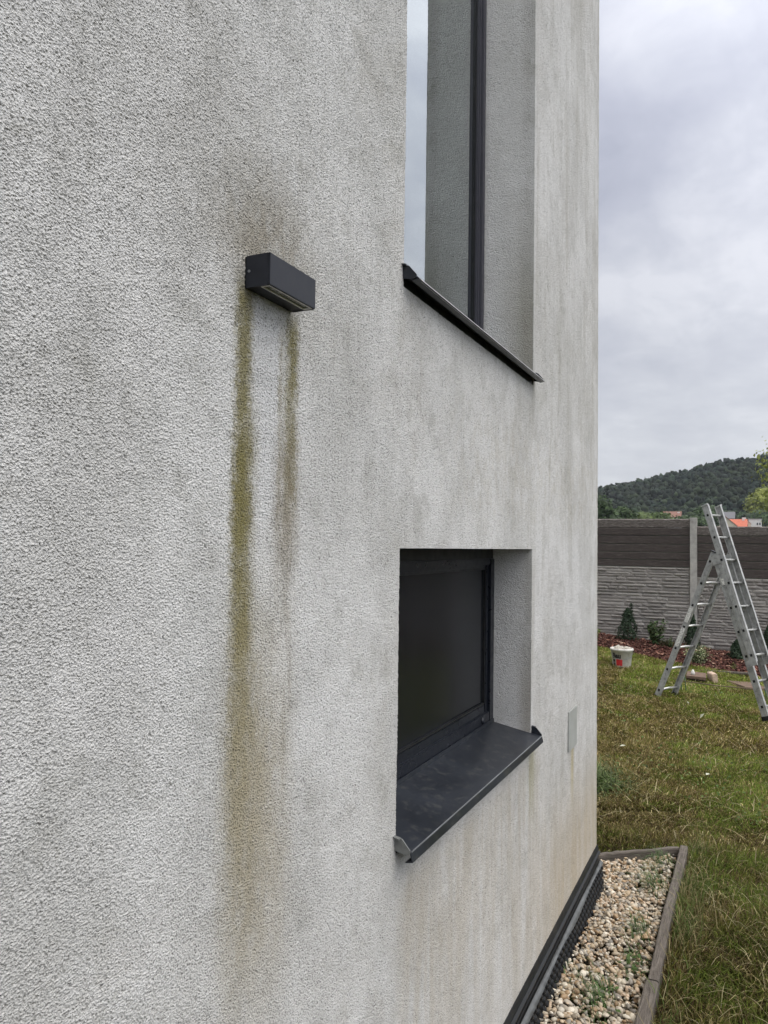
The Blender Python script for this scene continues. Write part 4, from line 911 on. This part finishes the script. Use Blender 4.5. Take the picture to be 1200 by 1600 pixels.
# ------------------------------------------------------------------ odds and ends before the mulch
def slab(name, label, cat, c, half, rz, m, tilt=0.0, bev=0.004, group=None):
    b = MB(); b.box(-half[0], half[0], -half[1], half[1], 0, half[2]*2, bev); o = b.build(name, m)
    o.location = c; o.rotation_euler = (tilt, 0, rz); tag(o, label, cat, group); return o
slab('wooden_tray', 'dark brown board lying behind the left ladder legs', 'board', (10.75, 0.63, 0.13), (0.20, 0.115, 0.018), 0.05, M['brown_board'], 0.05)
slab('board_shadow_block', 'dark block added as the shadow under the brown board', 'block', (10.72, 0.62, 0.05), (0.14, 0.09, 0.038), 0.1, M['black_plastic'])  # added black block, stands for the shadow beneath the board
b = MB(); b.lathe([(0.0, 0), (0.024, 0), (0.026, 0.02), (0.018, 0.045), (0.008, 0.062), (0.0, 0.066)], (10.68, 0.665, 0.168), 14)
tag(b.build('nozzle_cap', M['white_paint'], smooth=True), 'small white cone cap standing on the brown board', 'cap')
slab('paving_fragment', 'pale beige slab fragment standing on the grass between the ladder legs', 'slab fragment', (10.80, 0.430, 0.045), (0.10, 0.035, 0.075), 0.35, M['paver'], -0.12, 0.008)
slab('stone_chunk', 'small pinkish stone lying in front of the beige slab fragment', 'stone', (10.50, 0.405, 0.05), (0.03, 0.03, 0.018), 0.6, M['paver'], 0.1, 0.010)
slab('weathered_plank', 'reddish brown plank lying behind the right ladder rails', 'plank', (10.78, 0.03, 0.055), (0.24, 0.16, 0.015), 0.5, M['brown_board'], 0.06)
slab('weathered_plank', 'narrow dark plank lying along the front of the mulch', 'plank', (11.62, 0.28, 0.085), (0.035, 0.30, 0.012), 0.12, M['wood'], 0.0)
ed = empty('wire_border', (9.9, 0.3, 0.05)); tag(ed, 'low garden border of a thin cane held by green wire stakes', 'garden border')
b = MB(); b.tube([(9.92, 0.74, 0.196), (9.95, 0.35, 0.170), (9.98, -0.08, 0.165), (9.95, -0.45, 0.185)], 0.006, 6); b.build('cane', M['cane'], ed, smooth=True)
for x, y in ((9.90, 0.735), (9.93, 0.69), (9.90, -0.16), (9.93, -0.20)):
    MB().tube([(x, y, 0.03), (x+0.01, y+0.01, 0.15), (x, y+0.02, 0.25)], 0.0045, 6).build('wire_stake', M['green_wire'], ed, smooth=True)

tag(MB().tube([(3.72, -0.155, 0.06), (3.73, -0.15, 0.16), (3.75, -0.14, 0.27)], [0.0035, 0.003, 0.002], 6).build('dry_stalk', M['bark'], smooth=True), 'thin dark upright dry stalk in the lawn right of the gravel', 'stalk')

# ------------------------------------------------------------------ trees behind the fence
CIX = ico(1); CIX2 = ico(2)
def crown_lumps(c, rx, rz_, nl, r, col, sub=CIX2, spread=0.62, ls=0.42):
    d = r.normal(size=(nl, 3)); d /= np.linalg.norm(d, axis=1)[:, None]; q_ = r.uniform(0.2, 1, nl)[:, None]**0.5*spread
    P = np.array(c)+d*q_*np.array([rx, rx, rz_]); sz = ls*np.array([rx, rx, rz_])*r.uniform(0.6, 1.2, (nl, 1))
    cols = np.array(col)*r.uniform(0.75, 1.3, (nl, 1)); return scatter(P, sz, sub, rotmats(nl, r), cols, 0.13, r), P, sz
def tree(name, label, base, h, rx, col, seed, leaf=0.5, nleaf=2600, group=None, bright=1.5, nl=22, trunk=0.35, cat='tree', low=0.5, ls=0.25, lsp=None):
    r = np.random.default_rng(seed); t = empty(name, base); tag(t, label, cat, group); rz_ = h*low*0.95; cz = h-rz_
    (V, F, C), P, sz = crown_lumps((0, 0, cz), rx, rz_, nl, r, np.array(col)*0.75, ls=ls); sz = sz*((lsp or ls)/ls)
    i = r.integers(0, nl, nleaf); d = r.normal(size=(nleaf, 3)); d /= np.linalg.norm(d, axis=1)[:, None]
    LP = P[i]+d*sz[i]*r.uniform(0.9, 1.9, (nleaf, 1)); lc = np.array(col)*r.uniform(0.6, bright, (nleaf, 1))
    tri_mesh('crown', *merge([(V, F, C), leaves(LP, r, leaf*r.uniform(0.5, 1.3, nleaf), lc, d+[0, 0, 0.5], 0.7)])[:2], M['leaf'], merge([(V, F, C), leaves(LP, np.random.default_rng(seed+1), leaf*np.ones(nleaf), lc, d, 0.7)])[2], parent=t, local=True)
    b = MB(); b.tube([(0, 0, -0.5), (0.1*trunk, 0, h*0.3), (0, 0.2*trunk, h*0.75)], [trunk, trunk*0.75, trunk*0.3], 8)
    for k in range(5):
        a = r.uniform(0, 6.28); b.tube([(0, 0, h*(0.3+0.08*k)), (rx*0.5*math.cos(a), rx*0.5*math.sin(a), h*(0.5+0.07*k))], [trunk*0.4, trunk*0.12], 6)
    b.build('trunk', M['bark'], t, local=True, smooth=True); return t
gT = 'trees between the fence and the hill'
specs = [('dark green tree next to the house corner above the fence', 160, 27.3, 11.8, 5.5, (0.045, 0.075, 0.028)),
         ('second dark round tree right of the house corner', 182, 26.2, 11.2, 6, (0.05, 0.082, 0.03)),
         ('low light green hedge tree above the left fence panel', 205, 27.0, 10.6, 7, (0.085, 0.12, 0.036)),
         ('light green tree left of the small brown roofed house', 235, 27.6, 11.6, 8, (0.09, 0.13, 0.04)),
         ('light green tree just beside the brown roofed house', 250, 24.6, 12.6, 7, (0.08, 0.12, 0.038)),
         ('mid green tree left of the ladder top', 318, 20.0, 14.8, 8, (0.055, 0.09, 0.034)),
         ('broad green tree directly behind the ladder top', 335, 15.5, 19.5, 8.5, (0.055, 0.092, 0.036)),
         ('round green tree behind the grey roof', 430, 11.0, 23, 10, (0.045, 0.078, 0.034)),
         ('wide green tree above the orange roof', 440, 3.5, 23, 9, (0.05, 0.088, 0.034)),
         ('green tree rising behind the white flat roofed block', 420, -5.5, 22, 10, (0.055, 0.095, 0.034))]
for i, (lab, x, y, ztop, rx, col) in enumerate(specs):
    zb = float(land_z(x, y)); h_ = max(ztop-zb+1.0, 4.5)
    tree('broadleaf_tree', lab, (x, y, zb), h_, rx*0.85, col, 200+i, leaf=rx*0.13, group=gT, nleaf=1800)
tree('broadleaf_tree', 'bright yellow green round tree at the right photo edge', (466, -6.6, 9.0), 29.0, 11.0, (0.24, 0.27, 0.055), 230, leaf=1.3, group=gT, nleaf=5200, trunk=0.4, low=0.42, nl=34)
tree('garden_tree', 'nearest leafy tree with hanging twigs just over the fence', (17.9, -1.62, 0.1), 5.2, 2.2, (0.20, 0.23, 0.06), 240, leaf=0.085, nleaf=15000, trunk=0.09, bright=1.9, low=0.42, nl=110, ls=0.035, lsp=0.16)

# ------------------------------------------------------------------ houses on the rise
def gable_house(name, label, cx, cy, rz, L, W, zb, ze, zr, wm, rm, wins, chimney=None, over=0.4):
    """ridge along local X"""
    h_ = empty(name, (cx, cy, zb), rz); tag(h_, label, 'house'); e = ze-zb; rr = zr-zb
    b = MB(); b.add([(-L/2, -W/2, -1), (L/2, -W/2, -1), (L/2, W/2, -1), (-L/2, W/2, -1), (-L/2, -W/2, e), (L/2, -W/2, e), (L/2, W/2, e), (-L/2, W/2, e), (-L/2, 0, rr-0.1), (L/2, 0, rr-0.1)],
                    [(0, 1, 5, 4), (2, 3, 7, 6), (0, 4, 8, 7, 3), (1, 2, 6, 9, 5), (4, 5, 9, 8), (6, 7, 8, 9), (0, 3, 2, 1)]); b.build('wall', wm, h_, local=True)
    sl = (rr-e)/(W/2); b = MB(); o = over
    for s_ in (-1, 1):
        b.add([(-L/2-o, 0, rr+0.12), (L/2+o, 0, rr+0.12), (L/2+o, s_*(W/2+o), e-sl*o+0.12), (-L/2-o, s_*(W/2+o), e-sl*o+0.12), (-L/2-o, 0, rr), (L/2+o, 0, rr), (L/2+o, s_*(W/2+o), e-sl*o), (-L/2-o, s_*(W/2+o), e-sl*o)],
              [(0, 1, 2, 3), (4, 7, 6, 5), (0, 4, 5, 1), (2, 6, 7, 3), (0, 3, 7, 4), (1, 5, 6, 2)])
    rf = b.build('roof', rm, h_, local=True)
    for (x, y, z, w_, hh, face) in wins:
        b = MB()
        if face == 'x': b.box(x-0.04, x+0.04, y-w_/2, y+w_/2, z, z+hh)
        else: b.box(x-w_/2, x+w_/2, y-0.04, y+0.04, z, z+hh)
        b.build('window', M['far_window'], h_, local=True)
    if chimney:
        x, y, zt = chimney; c = MB().box(x-0.45, x+0.45, y-0.35, y+0.35, e, zt-zb).build('chimney', M['white_wall'], rf, local=True)
    return h_
PI2 = math.pi/2
gable_house('small_house', 'small white house with brown roof above the left fence panel', 371.5, 31.6, PI2, 7.2, 7.0, 9.2, 16.3, 18.7, M['white_wall'], M['brown_roof'], [(-2.0, 3.53, 4.6, 1.1, 1.3, 'y'), (-3.62, 0, 5.2, 1.0, 1.2, 'x')], (-2.7, 0.8, 18.5))
gable_house('grey_roofed_house', 'white house with wide grey roof behind the ladder top', 413, 13.6, PI2, 13.5, 9, 9.0, 17.2, 20.3, M['white_wall'], M['grey_roof'], [(-3, 4.53, 6.2, 1.4, 1.2, 'y'), (2, 4.53, 6.2, 1.4, 1.2, 'y')], (4.6, -1.2, 20.6))
gable_house('orange_roofed_house', 'low house with long orange tiled roof right of the ladder', 363, 6.6, PI2, 10.5, 9, 6.8, 11.6, 14.9, M['cream_wall'], M['red_roof'], [(-3, 4.53, 2.6, 1.4, 1.2, 'y'), (2, 4.53, 2.6, 1.4, 1.2, 'y')], (-4.0, 0.5, 15.7))
gable_house('gabled_wing', 'orange roofed gable with dark verge facing the camera, by the ladder rail', 355.5, 9.2, 0.0, 5.5, 8.5, 6.8, 12.0, 15.7, M['cream_wall'], M['red_roof'], [(-2.79, 0.5, 2.8, 1.2, 1.2, 'x')], None, 0.35)
fh = empty('flat_roofed_block', (376.5, -2.2, 7.5)); tag(fh, 'white flat roofed block with two tiny windows beside the right tree', 'house')
MB().box(374.5, 380, -4.6, 0.6, 6.5, 15.4).build('wall', M['white_wall'], fh)
MB().box(374.3, 380.2, -4.8, 0.8, 15.42, 15.62).build('flat_roof', M['cover'], fh)
for y in (-2.9, -3.9): MB().box(374.44, 374.52, y-0.28, y+0.28, 12.9, 13.9).build('window', M['far_window'], fh)
gable_house('white_gable_house', 'narrow cream gabled house wedged against the white flat roofed block', 370, 1.1, 0.0, 4, 2.9, 7.5, 13.2, 14.6, M['cream_wall'], M['red_roof'], [(-2.04, 0, 4.6, 0.7, 0.9, 'x')], (0, 0.8, 16.0), 0.2)

# ------------------------------------------------------------------ wooded hill
def wood_parts(n, a0, a1, r0, r1, size, r, frac_con=0.3):
    az = np.radians(r.uniform(a0, a1, n)); rr = np.sqrt(r.uniform(r0**2, r1**2, n)); x, y = rr*np.cos(az), rr*np.sin(az); z = land_z(x, y)
    con = r.random(n) < frac_con; pal = np.array([(0.018, 0.029, 0.019), (0.024, 0.036, 0.021), (0.015, 0.024, 0.018), (0.029, 0.042, 0.022)])
    tone = 0.7+0.8*fbm(x/60, y/60, 5)
    out = []; cols = pal[r.integers(0, 4, n)]*r.uniform(0.5, 1.6, (n, 1))*tone[:, None]; cols *= np.where((fbm(x/45, y/45, 15) > 0.55)[:, None], np.array([0.62, 0.72, 0.85]), np.array([1.08, 1.04, 0.95]))
    for k in (0, 0.4, 0.9, 1.4, 1.9):
        m_ = ~con; q_ = int(m_.sum()); s_ = size*r.uniform(0.35, 0.85, q_)
        P = np.stack([x[m_]+r.normal(0, size*0.38, q_), y[m_]+r.normal(0, size*0.38, q_), z[m_]+size*(0.7+0.5*k)*r.uniform(0.7, 1.2, q_)], 1)
        out.append(scatter(P, np.stack([s_, s_, s_*0.85], 1)*(0.78-0.12*k), CIX, rotmats(q_, r), cols[m_]*r.uniform(0.75, 1.3, (q_, 1)), 0.24, r))
    m_ = con; q_ = int(m_.sum()); t8 = 7
    cone_v = []; cone_f = []
    for lv in range(4):
        k0 = len(cone_v); zz_ = 0.25+lv*0.52; rr_ = 1.0-lv*0.22
        cone_v += [(rr_*math.cos(i*2*math.pi/t8+lv), rr_*math.sin(i*2*math.pi/t8+lv), zz_) for i in range(t8)]+[(0, 0, zz_+1.0)]
        cone_f += [(k0+i, k0+(i+1) % t8, k0+t8) for i in range(t8)]
    s_ = size*r.uniform(0.40, 0.62, q_)
    out.append(scatter(np.stack([x[m_], y[m_], z[m_]], 1), np.stack([s_, s_, s_*r.uniform(0.95, 1.35, q_)], 1), (np.array(cone_v), np.array(cone_f)), None, cols[m_]*0.75, 0.14, r))
    return out
r = np.random.default_rng(99)
parts = wood_parts(2200, -4, 13, 430, 850, 6.0, r, 0.10)+wood_parts(700, -30, -4, 420, 850, 8, r)+wood_parts(800, 13, 45, 420, 850, 8, r)
V, F, C = merge(parts)
tag(tri_mesh('hillside_forest', V, F, M['crown'], C), 'dark mixed forest covering the far hillside', 'forest', kind='stuff')
# lower scrub between the yard and the hill
parts = wood_parts(60, 6.5, 14, 230, 400, 3.4, r, 0.1)+wood_parts(60, -8, -2, 230, 400, 3.4, r, 0.1)+wood_parts(120, -35, -8, 150, 400, 4, r, 0.1)+wood_parts(120, 14, 40, 150, 400, 4, r, 0.1)
V, F, C = merge(parts); C = C*1.5
tag(tri_mesh('valley_scrub', V, F, M['crown'], C), 'mixed green scrub between the fence and the hill', 'scrub', kind='stuff')

# ------------------------------------------------------------------ air
bpy.context.view_layer.update(); zs_ = [(o.matrix_world @ Vector(c)).z for o in COL.objects if o.type == 'MESH' for c in o.bound_box]; ZLOW, ZHIGH = min(zs_), max(zs_)
hzm = bpy.data.materials.new('haze'); hzm.use_nodes = True; q = G(hzm.node_tree); hzm.node_tree.nodes.clear()
pv = q.n('ShaderNodeVolumePrincipled'); pv.inputs['Color'].default_value = (0.86, 0.92, 1.0, 1); pv.inputs['Density'].default_value = 0.0001
q.L.new(pv.outputs[0], q.n('ShaderNodeOutputMaterial').inputs['Volume'])
tag(MB().box(-3100, 3100, -3100, 3100, ZLOW-1.0, ZHIGH+3.0).build('haze', hzm), 'thin pale haze over the valley', 'haze', kind='stuff')
